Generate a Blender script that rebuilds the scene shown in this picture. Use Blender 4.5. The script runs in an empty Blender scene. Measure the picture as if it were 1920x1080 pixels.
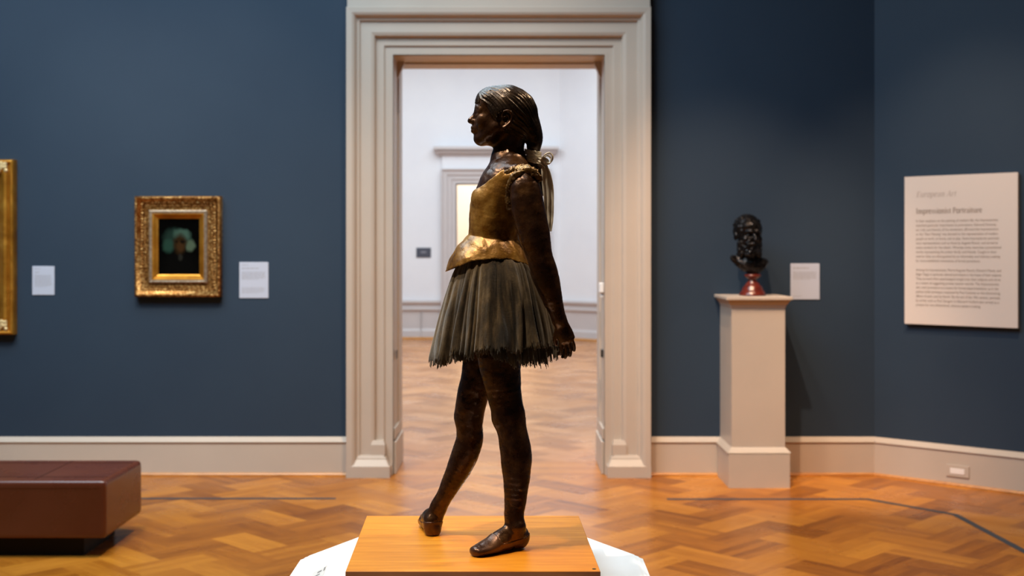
import bpy, bmesh, math, random
import numpy as np
from mathutils import Vector, Matrix
S = bpy.context.scene
COL = S.collection
PI = math.pi
FP = 2268.0            # focal length in pixels of the 1920 px frame
CZ = 1.603             # camera height
HY = 470.0             # row of the horizon

# ------------------------------------------------------------------ camera
cam_d = bpy.data.cameras.new('camera'); cam = bpy.data.objects.new('camera', cam_d); COL.objects.link(cam)
cam.location = (0, 0, CZ); cam.rotation_euler = (PI/2, 0, 0)
cam_d.sensor_width = 36.0; cam_d.lens = FP/1920*36.0
cam_d.shift_y = -(540-HY)/1920
cam_d.clip_start = .1; cam_d.clip_end = 100
cam_d.dof.use_dof = True; cam_d.dof.focus_distance = 2.47; cam_d.dof.aperture_fstop = 5.6
S.camera = cam
# ------------------------------------------------------------------ world, lights, exposure
wd = bpy.data.worlds.new('world'); S.world = wd; wd.use_nodes = True
wd.node_tree.nodes['Background'].inputs[0].default_value = (.55, .7, 1, 1)
wd.node_tree.nodes['Background'].inputs[1].default_value = .02
S.view_settings.view_transform = 'Standard'; S.view_settings.look = 'None'
S.view_settings.exposure = 1.15; S.view_settings.gamma = 1.0; S.view_settings.use_curve_mapping = False

def area(name, loc, size, power, color, target=None, sizey=None, spread=None):
    l = bpy.data.lights.new(name, 'AREA'); l.energy = power; l.color = color
    l.shape = 'RECTANGLE'; l.size = size; l.size_y = sizey or size
    if spread: l.spread = spread
    o = bpy.data.objects.new(name, l); COL.objects.link(o); o.location = loc
    if target: o.rotation_euler = (Vector(target)-Vector(loc)).to_track_quat('-Z', 'Y').to_euler()
    return o
def spot(name, loc, target, power, color, angle, blend=.5, rad=.05):
    l = bpy.data.lights.new(name, 'SPOT'); l.energy = power; l.color = color
    l.spot_size = math.radians(angle); l.spot_blend = blend; l.shadow_soft_size = rad
    o = bpy.data.objects.new(name, l); COL.objects.link(o); o.location = loc
    o.rotation_euler = (Vector(target)-Vector(loc)).to_track_quat('-Z', 'Y').to_euler()
    return o
WARM = (1, .74, .5); COOL = (.62, .84, 1)
area('skylight_lamp', (-2.5, 4.8, 5.75), 5.0, 225, COOL, sizey=4.4)
spot('track_lamp_statue', (-.95, 1.7, 5.3), (-.07, 2.54, 1.4), 250, (1, .84, .64), 20, .6, .06)
spot('track_lamp_statue_side', (-2.6, 2.0, 4.8), (-.1, 2.5, 1.45), 210, (1, .77, .50), 20, .7, .05)
spot('fill_lamp_statue_right', (2.2, 3.3, 5.0), (-.05, 2.6, 1.0), 220, (1, .74, .46), 18, .7, .08)  # added fill spot: lightens the statue's shadow on the wooden block
spot('track_lamp_portrait', (-1.9, 5.6, 5.4), (-2.4, 8.6, 1.6), 150, (1, .84, .66), 44, .9, .06)
spot('track_lamp_wall_left', (-3.8, 5.2, 5.4), (-3.6, 8.6, 1.7), 120, (1, .86, .7), 50, .9, .06)
spot('track_lamp_bust', (.6, 5.6, 5.4), (1.7, 8.4, 1.0), 370, (1, .66, .42), 34, .8, .05)
spot('track_lamp_sign', (2.0, 5.7, 5.6), (2.95, 8.3, 1.1), 290, (1, .68, .44), 34, .8, .06)
spot('track_lamp_door', (-.1, 6.2, 5.7), (-.1, 8.7, 1.5), 72, (1, .8, .6), 56, .9, .06)
spot('track_lamp_floor', (-.2, 6.0, 5.6), (-.1, 7.2, 0), 300, (1, .66, .36), 74, 1, .15)
spot('fill_lamp_floor_right', (1.2, 5.2, 5.6), (1.7, 6.6, 0), 240, (1, .64, .36), 50, 1, .15)  # added unseen spot that brightens the parquet on the right
spot('fill_lamp_floor_left', (-2.2, 5.4, 5.6), (-2.2, 8.0, 0), 150, (1, .72, .48), 52, 1, .15)  # unseen spot put in to lift the baseboard and floor at lower left
area('far_skylight_lamp', (-.8, 15.5, 5.75), 6, 330, (.78, .92, 1), sizey=9)
area('end_room_lamp', (-.3, 25, 4.6), 3, 120, (1, .90, .76), sizey=3)

# ------------------------------------------------------------------ helpers
def mat(name, base=(.5,.5,.5), rough=.5, metal=0.0, spec=.5, coat=0.0):
    m = bpy.data.materials.new(name); m.use_nodes = True
    b = m.node_tree.nodes['Principled BSDF']
    b.inputs['Base Color'].default_value = (*base, 1)
    b.inputs['Roughness'].default_value = rough
    b.inputs['Metallic'].default_value = metal
    b.inputs['Specular IOR Level'].default_value = spec
    b.inputs['Coat Weight'].default_value = coat
    return m
def nd(m, t, **kw):
    n = m.node_tree.nodes.new(t)
    for k, v in kw.items():
        if k in n.inputs: n.inputs[k].default_value = v
        else: setattr(n, k, v)
    return n
def lk(m, a, b): m.node_tree.links.new(a, b)
def bsdf(m): return m.node_tree.nodes['Principled BSDF']
def ramp(m, fac, stops):
    r = nd(m, 'ShaderNodeValToRGB'); e = r.color_ramp.elements
    while len(e) < len(stops): e.new(.5)
    for i, (p, c) in enumerate(stops): e[i].position = p; e[i].color = (*c, 1)
    lk(m, fac, r.inputs[0]); return r
def coords(m, scale=(1,1,1), kind='Object'):
    tc = nd(m, 'ShaderNodeTexCoord'); mp = nd(m, 'ShaderNodeMapping'); mp.inputs['Scale'].default_value = scale
    lk(m, tc.outputs[kind], mp.inputs[0]); return mp.outputs[0]
def noise(m, vec, scale, detail=4, rough=.55):
    n = nd(m, 'ShaderNodeTexNoise'); n.inputs['Scale'].default_value = scale
    n.inputs['Detail'].default_value = detail; n.inputs['Roughness'].default_value = rough
    lk(m, vec, n.inputs['Vector']); return n.outputs['Fac']
def bump(m, fac, strength=.3, dist=.002, chain=None):
    b = nd(m, 'ShaderNodeBump'); b.inputs['Strength'].default_value = strength; b.inputs['Distance'].default_value = dist
    lk(m, fac, b.inputs['Height'])
    if chain: lk(m, chain.outputs[0], b.inputs['Normal'])
    lk(m, b.outputs[0], bsdf(m).inputs['Normal']); return b

def mixed(name, stops, nscale, rough, metal=0, spec=.5, vscale=(1,1,1), bstr=.0, bscale=None, bdist=.002, rr=None, detail=5):
    m = mat(name, stops[0][1], rough, metal, spec)
    v = coords(m, vscale); f = noise(m, v, nscale, detail)
    r = ramp(m, f, stops); lk(m, r.outputs[0], bsdf(m).inputs['Base Color'])
    if bstr: bump(m, noise(m, v, bscale or nscale*3, 4), bstr, bdist)
    if rr:
        q = nd(m, 'ShaderNodeMapRange'); lk(m, f, q.inputs[0]); q.inputs[1].default_value=.3; q.inputs[2].default_value=.7
        q.inputs[3].default_value = rr[0]; q.inputs[4].default_value = rr[1]; lk(m, q.outputs[0], bsdf(m).inputs['Roughness'])
    return m

class MB:
    """collects shapes and links them as one mesh object"""
    def __init__(s): s.bm = bmesh.new()
    def box(s, x0, x1, y0, y1, z0, z1, bev=0, seg=2, M=None):
        vs = [s.bm.verts.new(c) for c in [(x0,y0,z0),(x1,y0,z0),(x1,y1,z0),(x0,y1,z0),(x0,y0,z1),(x1,y0,z1),(x1,y1,z1),(x0,y1,z1)]]
        fs = [s.bm.faces.new([vs[i] for i in f]) for f in [(0,3,2,1),(4,5,6,7),(0,1,5,4),(1,2,6,5),(2,3,7,6),(3,0,4,7)]]
        if bev:
            es = {e for f in fs for e in f.edges}
            r = bmesh.ops.bevel(s.bm, geom=list(es), offset=bev, segments=seg, profile=.6, affect='EDGES')
            vs = list({v for v in r['verts']} | {v for f in r['faces'] for v in f.verts} | {v for v in vs if v.is_valid})
        if M is not None:
            for v in vs: v.co = M @ v.co
        return s
    def lathe(s, prof, c=(0,0), n=32, sx=1, sy=1, rot=0):
        rings = []
        for r, z in prof:
            rings.append([s.bm.verts.new((c[0]+r*sx*math.cos(rot+2*PI*i/n), c[1]+r*sy*math.sin(rot+2*PI*i/n), z)) for i in range(n)])
        for a, b in zip(rings, rings[1:]):
            for i in range(n): s.bm.faces.new((a[i], a[(i+1)%n], b[(i+1)%n], b[i]))
        s.bm.faces.new(rings[0][::-1]); s.bm.faces.new(rings[-1]); return s
    def prism(s, pts, z0, z1):
        a = [s.bm.verts.new((*p, z0)) for p in pts]; b = [s.bm.verts.new((*p, z1)) for p in pts]
        n = len(pts)
        for i in range(n): s.bm.faces.new((a[i], a[(i+1)%n], b[(i+1)%n], b[i]))
        s.bm.faces.new(a[::-1]); s.bm.faces.new(b); return s
    def loop(s, path, closed, prof, up=(0,0,1)):
        """profile (o, d) swept with mitres: o = offset inward along given normals, d = added along up; path = [(pt, normal)]"""
        rows = []
        for (p, n) in path: rows.append([s.bm.verts.new(Vector(p)+Vector(n)*o+Vector(up)*d) for o, d in prof])
        m = len(rows)
        for i in range(m if closed else m-1):
            a, b = rows[i], rows[(i+1) % m]
            for j in range(len(prof)-1): s.bm.faces.new((a[j], a[j+1], b[j+1], b[j]))
        if not closed:
            for r in (rows[0], rows[-1]): s.bm.faces.new(r)
        return s
    def build(s, name, m, parent=None, smooth=False, kind=None):
        bmesh.ops.recalc_face_normals(s.bm, faces=s.bm.faces)
        me = bpy.data.meshes.new(name); s.bm.to_mesh(me); s.bm.free()
        o = bpy.data.objects.new(name, me); COL.objects.link(o)
        if m: me.materials.append(m)
        if smooth:
            me.polygons.foreach_set('use_smooth', [True]*len(me.polygons))
        if parent: o.parent = parent; o.matrix_parent_inverse = Matrix.Translation(-parent.location) if parent.rotation_euler.z == 0 else parent_inv(parent)
        if kind: o['kind'] = kind
        return o
def parent_inv(p):
    return (Matrix.Translation(p.location) @ p.rotation_euler.to_matrix().to_4x4()).inverted()
def attach(o, parent):
    o.parent = parent; o.matrix_parent_inverse = parent_inv(parent); return o
def empty(name, loc, label=None, cat=None, group=None):
    o = bpy.data.objects.new(name, None); COL.objects.link(o); o.location = loc; o.empty_display_size = .1
    if label: o['label'] = label
    if cat: o['category'] = cat
    if group: o['group'] = group
    return o
def tag(o, label, cat, group=None):
    o['label'] = label; o['category'] = cat
    if group: o['group'] = group
    return o
def struct(o): o['kind'] = 'structure'; return o
def at(px, py, Y): return Vector(((px-960)*Y/FP, Y, CZ-(py-HY)*Y/FP))

# ------------------------------------------------------------------ materials
M = {}
def wallmat(name, a, b):
    m = mixed(name, [(.35, a), (.65, b)], 1.2, .62, 0, .3, bstr=.12, bscale=220, bdist=.001); return m
M['blue'] = wallmat('blue wall paint', (.0215,.0400,.068), (.0240,.0440,.073))
M['white_wall'] = wallmat('white wall paint', (.72,.72,.76), (.76,.76,.79))
M['cream_wall'] = wallmat('cream wall paint', (.80,.76,.70), (.82,.78,.72))
M['trim'] = mixed('taupe trim paint', [(.35,(.50,.43,.365)),(.65,(.53,.455,.385))], 2, .42, 0, .4)
M['trim_far'] = mixed('pale trim paint', [(.35,(.52,.475,.47)),(.65,(.55,.50,.49))], 2, .45, 0, .4)
M['ceiling'] = mat('ceiling paint', (.6,.6,.6), .8)
M['gap'] = mat('tape', (.05,.055,.065), .55)
M['black'] = mat('black recess', (.006,.006,.006), .5)
M['white'] = mixed('white pedestal paint', [(.35,(.80,.81,.82)),(.65,(.83,.84,.85))], 3, .4, 0, .4)
M['card'] = mat('label card', (.50,.545,.66), .5)
M['card_text'] = mat('label print', (.33,.33,.37), .6)
M['sign'] = mat('sign board', (.74,.66,.60), .5)
M['sign_text'] = mat('sign print', (.27,.19,.14), .6)
M['sign_grey'] = mat('sign heading print', (.44,.36,.31), .6)

def floor_mat(name, dark, mid, light, spec=.38):
    m = mat(name, mid, .3, 0, spec, 0)
    bsdf(m).inputs['Coat Roughness'].default_value = .16
    at_ = nd(m, 'ShaderNodeAttribute'); at_.attribute_name = 'tone'
    uv = nd(m, 'ShaderNodeUVMap'); uv.uv_map = 'grain'
    mp = nd(m, 'ShaderNodeMapping'); mp.inputs['Scale'].default_value = (1, 9, 1); lk(m, uv.outputs[0], mp.inputs[0])
    n1 = noise(m, mp.outputs[0], 5, 6, .65)
    add = nd(m, 'ShaderNodeMath', operation='MULTIPLY_ADD'); lk(m, n1, add.inputs[0]); add.inputs[1].default_value = .85; add.inputs[2].default_value = -.42
    s2 = nd(m, 'ShaderNodeMath', operation='ADD'); lk(m, add.outputs[0], s2.inputs[0]); lk(m, at_.outputs['Fac'], s2.inputs[1])
    r = ramp(m, s2.outputs[0], [(.0, dark), (.45, mid), (1.0, light)]); lk(m, r.outputs[0], bsdf(m).inputs['Base Color'])
    wv = noise(m, coords(m, (1,1,1)), 2.2, 3); q = nd(m, 'ShaderNodeMapRange'); lk(m, wv, q.inputs[0])
    q.inputs[1].default_value=.3; q.inputs[2].default_value=.7; q.inputs[3].default_value=.22; q.inputs[4].default_value=.4
    lk(m, q.outputs[0], bsdf(m).inputs['Roughness'])
    bump(m, n1, .08, .001)
    return m
M['parquet'] = floor_mat('oak parquet', (.19,.052,.006), (.38,.125,.012), (.58,.225,.024))
M['parquet_far'] = floor_mat('oak parquet beyond', (.30,.115,.038), (.45,.19,.068), (.60,.29,.125), .2)

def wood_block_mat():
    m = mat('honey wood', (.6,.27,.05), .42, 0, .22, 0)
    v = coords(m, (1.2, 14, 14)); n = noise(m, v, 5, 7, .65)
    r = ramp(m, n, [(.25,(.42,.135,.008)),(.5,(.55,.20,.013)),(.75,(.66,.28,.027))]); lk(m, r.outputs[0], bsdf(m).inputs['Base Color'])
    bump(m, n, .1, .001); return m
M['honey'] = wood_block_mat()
M['oak_strip'] = mixed('oak strip', [(.3,(.42,.17,.04)),(.7,(.60,.28,.08))], 8, .35, vscale=(1,6,6))

def bronze(name, stops, rough, nscale=26, bstr=.5, metal=.55, dist=.0022):
    m = mat(name, stops[1][1], rough, metal, .5)
    v = coords(m); n = noise(m, v, nscale, 6, .6)
    r = ramp(m, n, stops); lk(m, r.outputs[0], bsdf(m).inputs['Base Color'])
    q = nd(m, 'ShaderNodeMapRange'); lk(m, noise(m, v, nscale*1.7, 3), q.inputs[0])
    q.inputs[1].default_value=.3; q.inputs[2].default_value=.7; q.inputs[3].default_value=rough-.1; q.inputs[4].default_value=rough+.12
    lk(m, q.outputs[0], bsdf(m).inputs['Roughness'])
    b1 = bump(m, noise(m, v, 42, 4, .6), bstr, dist)
    bump(m, noise(m, v, 190, 3, .6), bstr*.5, dist*.35, b1)
    return m
M['bronze'] = bronze('brown bronze', [(.3,(.022,.009,.004)),(.5,(.050,.020,.008)),(.72,(.12,.055,.018))], .27, bstr=.7)
M['bronze_hair'] = bronze('dark bronze hair', [(.3,(.016,.010,.008)),(.5,(.034,.021,.014)),(.75,(.09,.055,.03))], .27, bstr=.8)
M['bronze_gold'] = bronze('golden bronze', [(.32,(.095,.038,.006)),(.5,(.245,.115,.017)),(.70,(.40,.23,.055))], .34, 22, .8, .4)
M['bronze_trim'] = bronze('olive bronze trim', [(.32,(.045,.022,.007)),(.5,(.11,.058,.016)),(.70,(.22,.13,.045))], .36, 30, .8, .45)
M['bronze_shoe'] = bronze('bronze slipper', [(.3,(.045,.018,.009)),(.5,(.085,.035,.016)),(.72,(.14,.065,.028))], .30)
M['black_bronze'] = bronze('black bronze', [(.3,(.006,.006,.007)),(.5,(.012,.011,.012)),(.75,(.03,.026,.024))], .30, 20, .4, .7, .004)
M['red_marble'] = mixed('red marble', [(.3,(.085,.010,.006)),(.7,(.15,.022,.012))], 30, .22, 0, .6)
M['ribbon'] = mixed('cream satin', [(.35,(.62,.56,.45)),(.6,(.72,.66,.55)),(.8,(.55,.33,.14))], 14, .38, 0, .5, bstr=.2, bscale=60)
def tulle():
    m = mat('grey brown gauze', (.1,.085,.06), .92, 0, .15)
    bsdf(m).inputs['Sheen Weight'].default_value = .25; bsdf(m).inputs['Sheen Roughness'].default_value = .5
    v = coords(m, (1,1,.30)); n = noise(m, v, 22, 6, .7)
    v2 = coords(m, (1,1,1)); n2 = noise(m, v2, 9, 3)
    r1 = ramp(m, n, [(.34,(.009,.006,.003)),(.5,(.052,.034,.016)),(.68,(.145,.100,.050))])
    r2 = ramp(m, n2, [(.36,(.45,.45,.45)),(.46,(1,1,1)),(.58,(1,.95,.88)),(.68,(.60,.70,.80))])
    mx = nd(m, 'ShaderNodeMix', data_type='RGBA', blend_type='MULTIPLY'); mx.inputs[0].default_value = .8
    lk(m, r1.outputs[0], mx.inputs[6]); lk(m, r2.outputs[0], mx.inputs[7]); lk(m, mx.outputs[2], bsdf(m).inputs['Base Color'])
    b1 = bump(m, noise(m, coords(m, (1,1,.12)), 150, 4, .7), .55, .0016)
    bump(m, noise(m, coords(m, (.25,.25,1)), 500, 3, .7), .6, .001, b1)
    return m
M['tulle'] = tulle()
def leather():
    m = mixed('brown leather', [(.3,(.105,.024,.010)),(.7,(.130,.033,.014))], 3, .33, 0, .5, bstr=.22, bscale=90, bdist=.001, rr=(.22,.34))
    return m
M['leather'] = leather()
M['bench_base'] = mat('dark bench plinth', (.004,.003,.003), .6, 0, .2)
M['gold'] = bronze('ornate gilding', [(.34,(.10,.035,.006)),(.5,(.26,.11,.022)),(.68,(.70,.46,.18))], .38, 60, 1.0, .8, .004)
M['gold_plain'] = bronze('orange gilding', [(.3,(.36,.14,.012)),(.5,(.50,.22,.022)),(.72,(.66,.34,.05))], .42, 8, .15, .7, .002)
M['pale_gilt'] = mat('pale gilt', (.75,.58,.30), .35, .5)
M['silver_gilt'] = bronze('silvered gilding', [(.3,(.28,.20,.13)),(.5,(.42,.33,.24)),(.72,(.60,.50,.38))], .40, 60, .8, .7, .003)

# ------------------------------------------------------------------ room shell
D = 8.66                       # back wall front face
TH = .54                       # wall thickness
OL, OR, OT = -.851, .662, 3.004  # doorway opening
CX = (OL+OR)/2
CORN = Vector((2.595, D, 0)); DIR = Vector((.78, -.68, 0)).normalized(); NRM = Vector((-DIR.y*-1, 0, 0))
NRM = Vector((DIR.y, -DIR.x, 0))  # points into the room
H = 6.0
def planks(name, poly_clip, m, x0, x1, y0, y1, z=0.0, W=.215, seed=1, parent=None):
    rnd = random.Random(seed); bm = bmesh.new()
    uvl = bm.loops.layers.uv.new('grain'); tl = bm.loops.layers.float_color.new('tone')
    R = Matrix.Rotation(PI/4, 3, 'Z'); cx, cy = (x0+x1)/2, (y0+y1)/2
    N = int(max(x1-x0, y1-y0)/W)+4
    def quad(ax, ay, bx, by, along):
        base = rnd.uniform(.12, .80)
        n = 4
        for k in range(n):
            tone = min(1, max(0, base + rnd.uniform(-.14, .14)))
            if along: q = [(ax, ay+(by-ay)*k/n), (bx, ay+(by-ay)*k/n), (bx, ay+(by-ay)*(k+1)/n), (ax, ay+(by-ay)*(k+1)/n)]
            else: q = [(ax+(bx-ax)*k/n, by), (ax+(bx-ax)*k/n, ay), (ax+(bx-ax)*(k+1)/n, ay), (ax+(bx-ax)*(k+1)/n, by)]
            pts = [R @ Vector((p[0]*W, p[1]*W, 0)) + Vector((cx, cy, z)) for p in q]
            if max(p.x for p in pts) < x0 or min(p.x for p in pts) > x1 or max(p.y for p in pts) < y0 or min(p.y for p in pts) > y1: continue
            f = bm.faces.new([bm.verts.new(p) for p in pts])
            ou, ov = rnd.uniform(0, 50), rnd.uniform(0, 50)
            L, B = 2*W, W/n
            for lp, (u, v) in zip(f.loops, [(0,0),(L,0),(L,B),(0,B)]):
                lp[uvl].uv = (ou+u, ov+v); lp[tl] = (tone, tone, tone, 1)
    for X in range(-N, N):
        for Y in range(-N, N):
            v = (X-Y) % 4
            if v == 0: quad(X, Y, X+2, Y+1, True)
            elif v == 3: quad(X, Y, X+1, Y+2, False)
    for co, no in [((x0,0,0),(-1,0,0)),((x1,0,0),(1,0,0)),((0,y0,0),(0,-1,0)),((0,y1,0),(0,1,0))]:
        bmesh.ops.bisect_plane(bm, geom=bm.verts[:]+bm.edges[:]+bm.faces[:], plane_co=co, plane_no=no, clear_outer=True)
    for f in bm.faces:
        if f.normal.z < 0: f.normal_flip()
    me = bpy.data.meshes.new(name); bm.to_mesh(me); bm.free(); me.materials.append(m)
    o = bpy.data.objects.new(name, me); COL.objects.link(o); o['kind'] = 'structure'; return o
planks('floor', None, M['parquet'], -5.6, 5.6, -4, D-.02, seed=4)
planks('floor_far', None, M['parquet_far'], -6, 6, D+TH, 27.5, seed=9)
# boards laid straight across the doorway
def threshold():
    bm = bmesh.new(); uvl = bm.loops.layers.uv.new('grain'); tl = bm.loops.layers.float_color.new('tone'); rnd = random.Random(3)
    y = D-.02; n = 7; h = (TH+.02)/n
    for k in range(n):
        x = -5.6
        while x < 5.6:
            L = rnd.uniform(.8, 1.4); t = rnd.uniform(.45, .75)
            f = bm.faces.new([bm.verts.new(p) for p in [(x,y+k*h,0),(x+L,y+k*h,0),(x+L,y+(k+1)*h,0),(x,y+(k+1)*h,0)]])
            ou, ov = rnd.uniform(0,50), rnd.uniform(0,50)
            for lp, (u, v) in zip(f.loops, [(0,0),(L,0),(L,h),(0,h)]): lp[uvl].uv=(ou+u,ov+v); lp[tl]=(t,t,t,1)
            x += L
    me = bpy.data.meshes.new('floor_threshold'); bm.to_mesh(me); bm.free(); me.materials.append(M['parquet'])
    o = bpy.data.objects.new('floor_threshold', me); COL.objects.link(o); struct(o)
threshold()
b = MB(); b.box(-5.8, 5.8, -4.2, 28, -.25, -.012); b.build('floor_slab', M['ceiling'], kind='structure')

b = MB(); b.box(-5.6, OL-.02, D, D+TH, 0, H); b.box(OR+.02, 5.6, D, D+TH, 0, H); b.box(OL-.02, OR+.02, D, D+TH, OT+.02, H)
b.build('wall_back', M['blue'], kind='structure')
b = MB(); b.box(-6, OL-.02, D+TH, D+TH+.03, 0, H); b.box(OR+.02, 6, D+TH, D+TH+.03, 0, H); b.box(OL-.02, OR+.02, D+TH, D+TH+.03, OT+.02, H)
b.build('wall_far_near_side', M['white_wall'], kind='structure')
# angled wall on the right
LW = 4.2
def ang(s, d, z): p = CORN + DIR*s - NRM*(-d); return Vector((p.x, p.y, z))
MA = Matrix(((DIR.x, -NRM.x, 0, CORN.x), (DIR.y, -NRM.y, 0, CORN.y), (0, 0, 1, 0), (0, 0, 0, 1)))  # local x along the wall, local -y into the room
b = MB(); b.box(0, LW, 0, .2, 0, H, M=MA); b.build('wall_right', M['blue'], kind='structure')
pe = CORN + DIR*LW
b = MB(); b.box(pe.x, pe.x+.2, -4, pe.y+.15, 0, H); b.build('wall_right_front', M['blue'], kind='structure')
b = MB(); b.box(-5.6, -5.4, -4, D, 0, H); b.build('wall_left', M['blue'], kind='structure')
b = MB(); b.box(-5.6, 6, -4.2, -4, 0, H); b.build('wall_front', M['blue'], kind='structure')
b = MB(); b.box(-5.6, 6, -4.2, 9.2, H, H+.2); b.build('ceiling', M['ceiling'], kind='structure')
# far gallery
FY = 21.95
FL, FR, FT = -1.018, .437, 2.82
b = MB(); b.box(-6, FL, FY, FY+.4, 0, H); b.box(FR, .873, FY, FY+.4, 0, H); b.box(FL, FR, FY, FY+.4, FT, H)
b.build('wall_far', M['white_wall'], kind='structure')
MF = Matrix(((DIR.x, -NRM.x, 0, .873), (DIR.y, -NRM.y, 0, FY), (0,0,1,0), (0,0,0,1)))
b = MB(); b.box(0, 5.5, 0, .2, 0, H, M=MF); b.build('wall_far_right', M['white_wall'], kind='structure')
b = MB(); b.box(5.0, 5.2, D+TH, 18.6, 0, H); b.build('wall_far_right_side', M['white_wall'], kind='structure')
b = MB(); b.box(-6, -5.8, D+TH, FY, 0, H); b.build('wall_far_left', M['white_wall'], kind='structure')
b = MB(); b.box(-6, 6, 9.2, 22.3, H, H+.2); b.build('ceiling_far', M['ceiling'], kind='structure')
b = MB(); b.box(-3.5, 3.5, 27.2, 27.4, 0, 5); b.box(-3.5, -3.3, FY+.4, 27.2, 0, 5); b.box(3.3, 3.5, FY+.4, 27.2, 0, 5); b.build('wall_end_room', M['cream_wall'], kind='structure')
b = MB(); b.box(-3.5, 3.5, FY+.4, 27.4, 5, 5.1); b.build('ceiling_end_room', M['ceiling'], kind='structure')

# baseboards
BBP = [(0,0),(.028,0),(.028,.230),(.035,.233),(.037,.237),(.035,.242),(.026,.251),(.015,.261),(.006,.269),(0,.272)]
def baseboard(name, p0, p1, n, m, strip=True, prof=BBP, k=1.0):
    b = MB()
    rows = []
    for p in (p0, p1): rows.append([b.bm.verts.new((p[0]+n[0]*o, p[1]+n[1]*o, z*k)) for o, z in prof])
    for j in range(len(prof)-1): b.bm.faces.new((rows[0][j], rows[0][j+1], rows[1][j+1], rows[1][j]))
    for r in rows: b.bm.faces.new(r)
    o = b.build(name, m, kind='structure')
    if strip:
        b = MB(); q = [(.028,0),(.046,0),(.046,.008),(.040,.016),(.028,.019)]
        rows = []
        for p in (p0, p1): rows.append([b.bm.verts.new((p[0]+n[0]*o, p[1]+n[1]*o, z)) for o, z in q])
        for j in range(len(q)-1): b.bm.faces.new((rows[0][j], rows[0][j+1], rows[1][j+1], rows[1][j]))
        s = b.build('shoe_moulding', M['oak_strip']); s['kind'] = 'structure'; attach(s, o)
    return o
baseboard('baseboard_back_left', (-5.4, D), (-1.172, D), (0,-1), M['trim'])
baseboard('baseboard_back_right', (.985, D), (CORN.x+.03, D), (0,-1), M['trim'])
baseboard('baseboard_right', (CORN.x-.01, CORN.y+.01), (pe.x, pe.y), (NRM.x, NRM.y), M['trim'])
baseboard('baseboard_left', (-5.4, -4), (-5.4, D), (1,0), M['trim'])
baseboard('baseboard_right_front', (pe.x, -4), (pe.x, pe.y), (-1,0), M['trim'])
# chair rail / wainscot of the far room
def far_dado(name, p0, p1, n):
    b = MB(); prof = [(0,0),(.05,0),(.05,.15),(.03,.18),(.02,.19),(.02,.50),(.06,.53),(.06,.56),(.03,.58),(.03,.62),(.08,.66),(.08,.69),(.02,.70),(0,.71)]
    rows = []
    for p in (p0, p1): rows.append([b.bm.verts.new((p[0]+n[0]*o, p[1]+n[1]*o, z)) for o, z in prof])
    for j in range(len(prof)-1): b.bm.faces.new((rows[0][j], rows[0][j+1], rows[1][j+1], rows[1][j]))
    o = b.build(name, M['trim_far'], kind='structure')
    b = MB(); q = [(.05,0),(.08,0),(.08,.02),(.05,.04)]; rows = []
    for p in (p0, p1): rows.append([b.bm.verts.new((p[0]+n[0]*o, p[1]+n[1]*o, z)) for o, z in q])
    for j in range(len(q)-1): b.bm.faces.new((rows[0][j], rows[0][j+1], rows[1][j+1], rows[1][j]))
    attach(b.build('shoe_moulding', M['oak_strip'], kind='structure'), o)
    return o
d = far_dado('trim_1', (-6, FY), (-1.26, FY), (0,-1))
far_dado('trim_2', (.70, FY), (.89, FY), (0,-1))
far_dado('trim_3', (.873, FY), (.873+DIR.x*5.3, FY+DIR.y*5.3), (NRM.x, NRM.y))
b = MB(); b.box(-1.651, -1.640, FY-.055, FY-.02, 0, .50); attach(b.build('panel_joint', mat('joint shade paint', (.42,.38,.37), .6), kind='structure'), d)

# ------------------------------------------------------------------ main doorway casing
def casing(name, ol, orr, ztop, y, prof, m, z0=0):
    """prof = (distance outwards from the opening edge, projection from the wall)"""
    b = MB(); rows = []
    for fx, fz in ((ol, 0), (ol, 1), (orr, 1), (orr, 0)):
        s = -1 if fx == ol else 1
        rows.append([b.bm.verts.new((fx+s*o, y-d, (ztop+o) if fz else z0)) for o, d in prof])
    for a, c in zip(rows, rows[1:]):
        for j in range(len(prof)-1): b.bm.faces.new((a[j], a[j+1], c[j+1], c[j]))
    return b
door = empty('door_1', (CX, D, 0)); door['kind'] = 'structure'
P = [(0,-.02),(0,.018),(.058,.018),(.060,.030),(.066,.032),(.118,.032),(.120,.050),(.128,.066),(.143,.072),(.150,.074),(.226,.074),(.228,.088),(.236,.092),(.248,.094),(.251,.106),(.264,.126),(.280,.134),(.316,.136),(.318,.134),(.318,0)]
casing('casing', OL, OR, OT, D, P, M['trim']).build('casing', M['trim'], door, kind='structure')
b = MB(); b.box(OL-.312, OR+.312, D-.125, D, OT+.317, 4.3); b.build('frieze', M['trim'], door, kind='structure')
b = MB(); b.box(OL-.42, OR+.42, D-.24, D, 4.3, 4.42, .02); b.build('cornice', M['trim'], door, kind='structure')
# lining of the reveal
b = MB(); b.box(OL-.02, OL, D-.02, D+TH+.05, 0, OT); b.box(OR, OR+.02, D-.02, D+TH+.05, 0, OT); b.box(OL-.02, OR+.02, D-.02, D+TH+.05, OT, OT+.02)
for s, x in ((1, OL), (-1, OR)):   # inner stop and panel mouldings
    b.box(min(x, x+s*.012), max(x, x+s*.012), D+.34, D+TH+.05, 0, OT)
b.box(OL, OR, D+.36, D+TH+.05, OT-.012, OT)
b.build('reveal_lining', M['trim'], door, kind='structure')
for s, x in ((1, OL), (-1, OR)):   # base returns inside the reveal
    b = MB()
    x1 = x+s*.022
    b.box(min(x,x1), max(x,x1), D+.005, D+TH+.04, 0, .235, .006)
    x1 = x+s*.014
    b.box(min(x,x1), max(x,x1), D+.005, D+TH+.04, .25, .33, .006)
    b.build('reveal_base', M['trim'], door, kind='structure')
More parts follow.
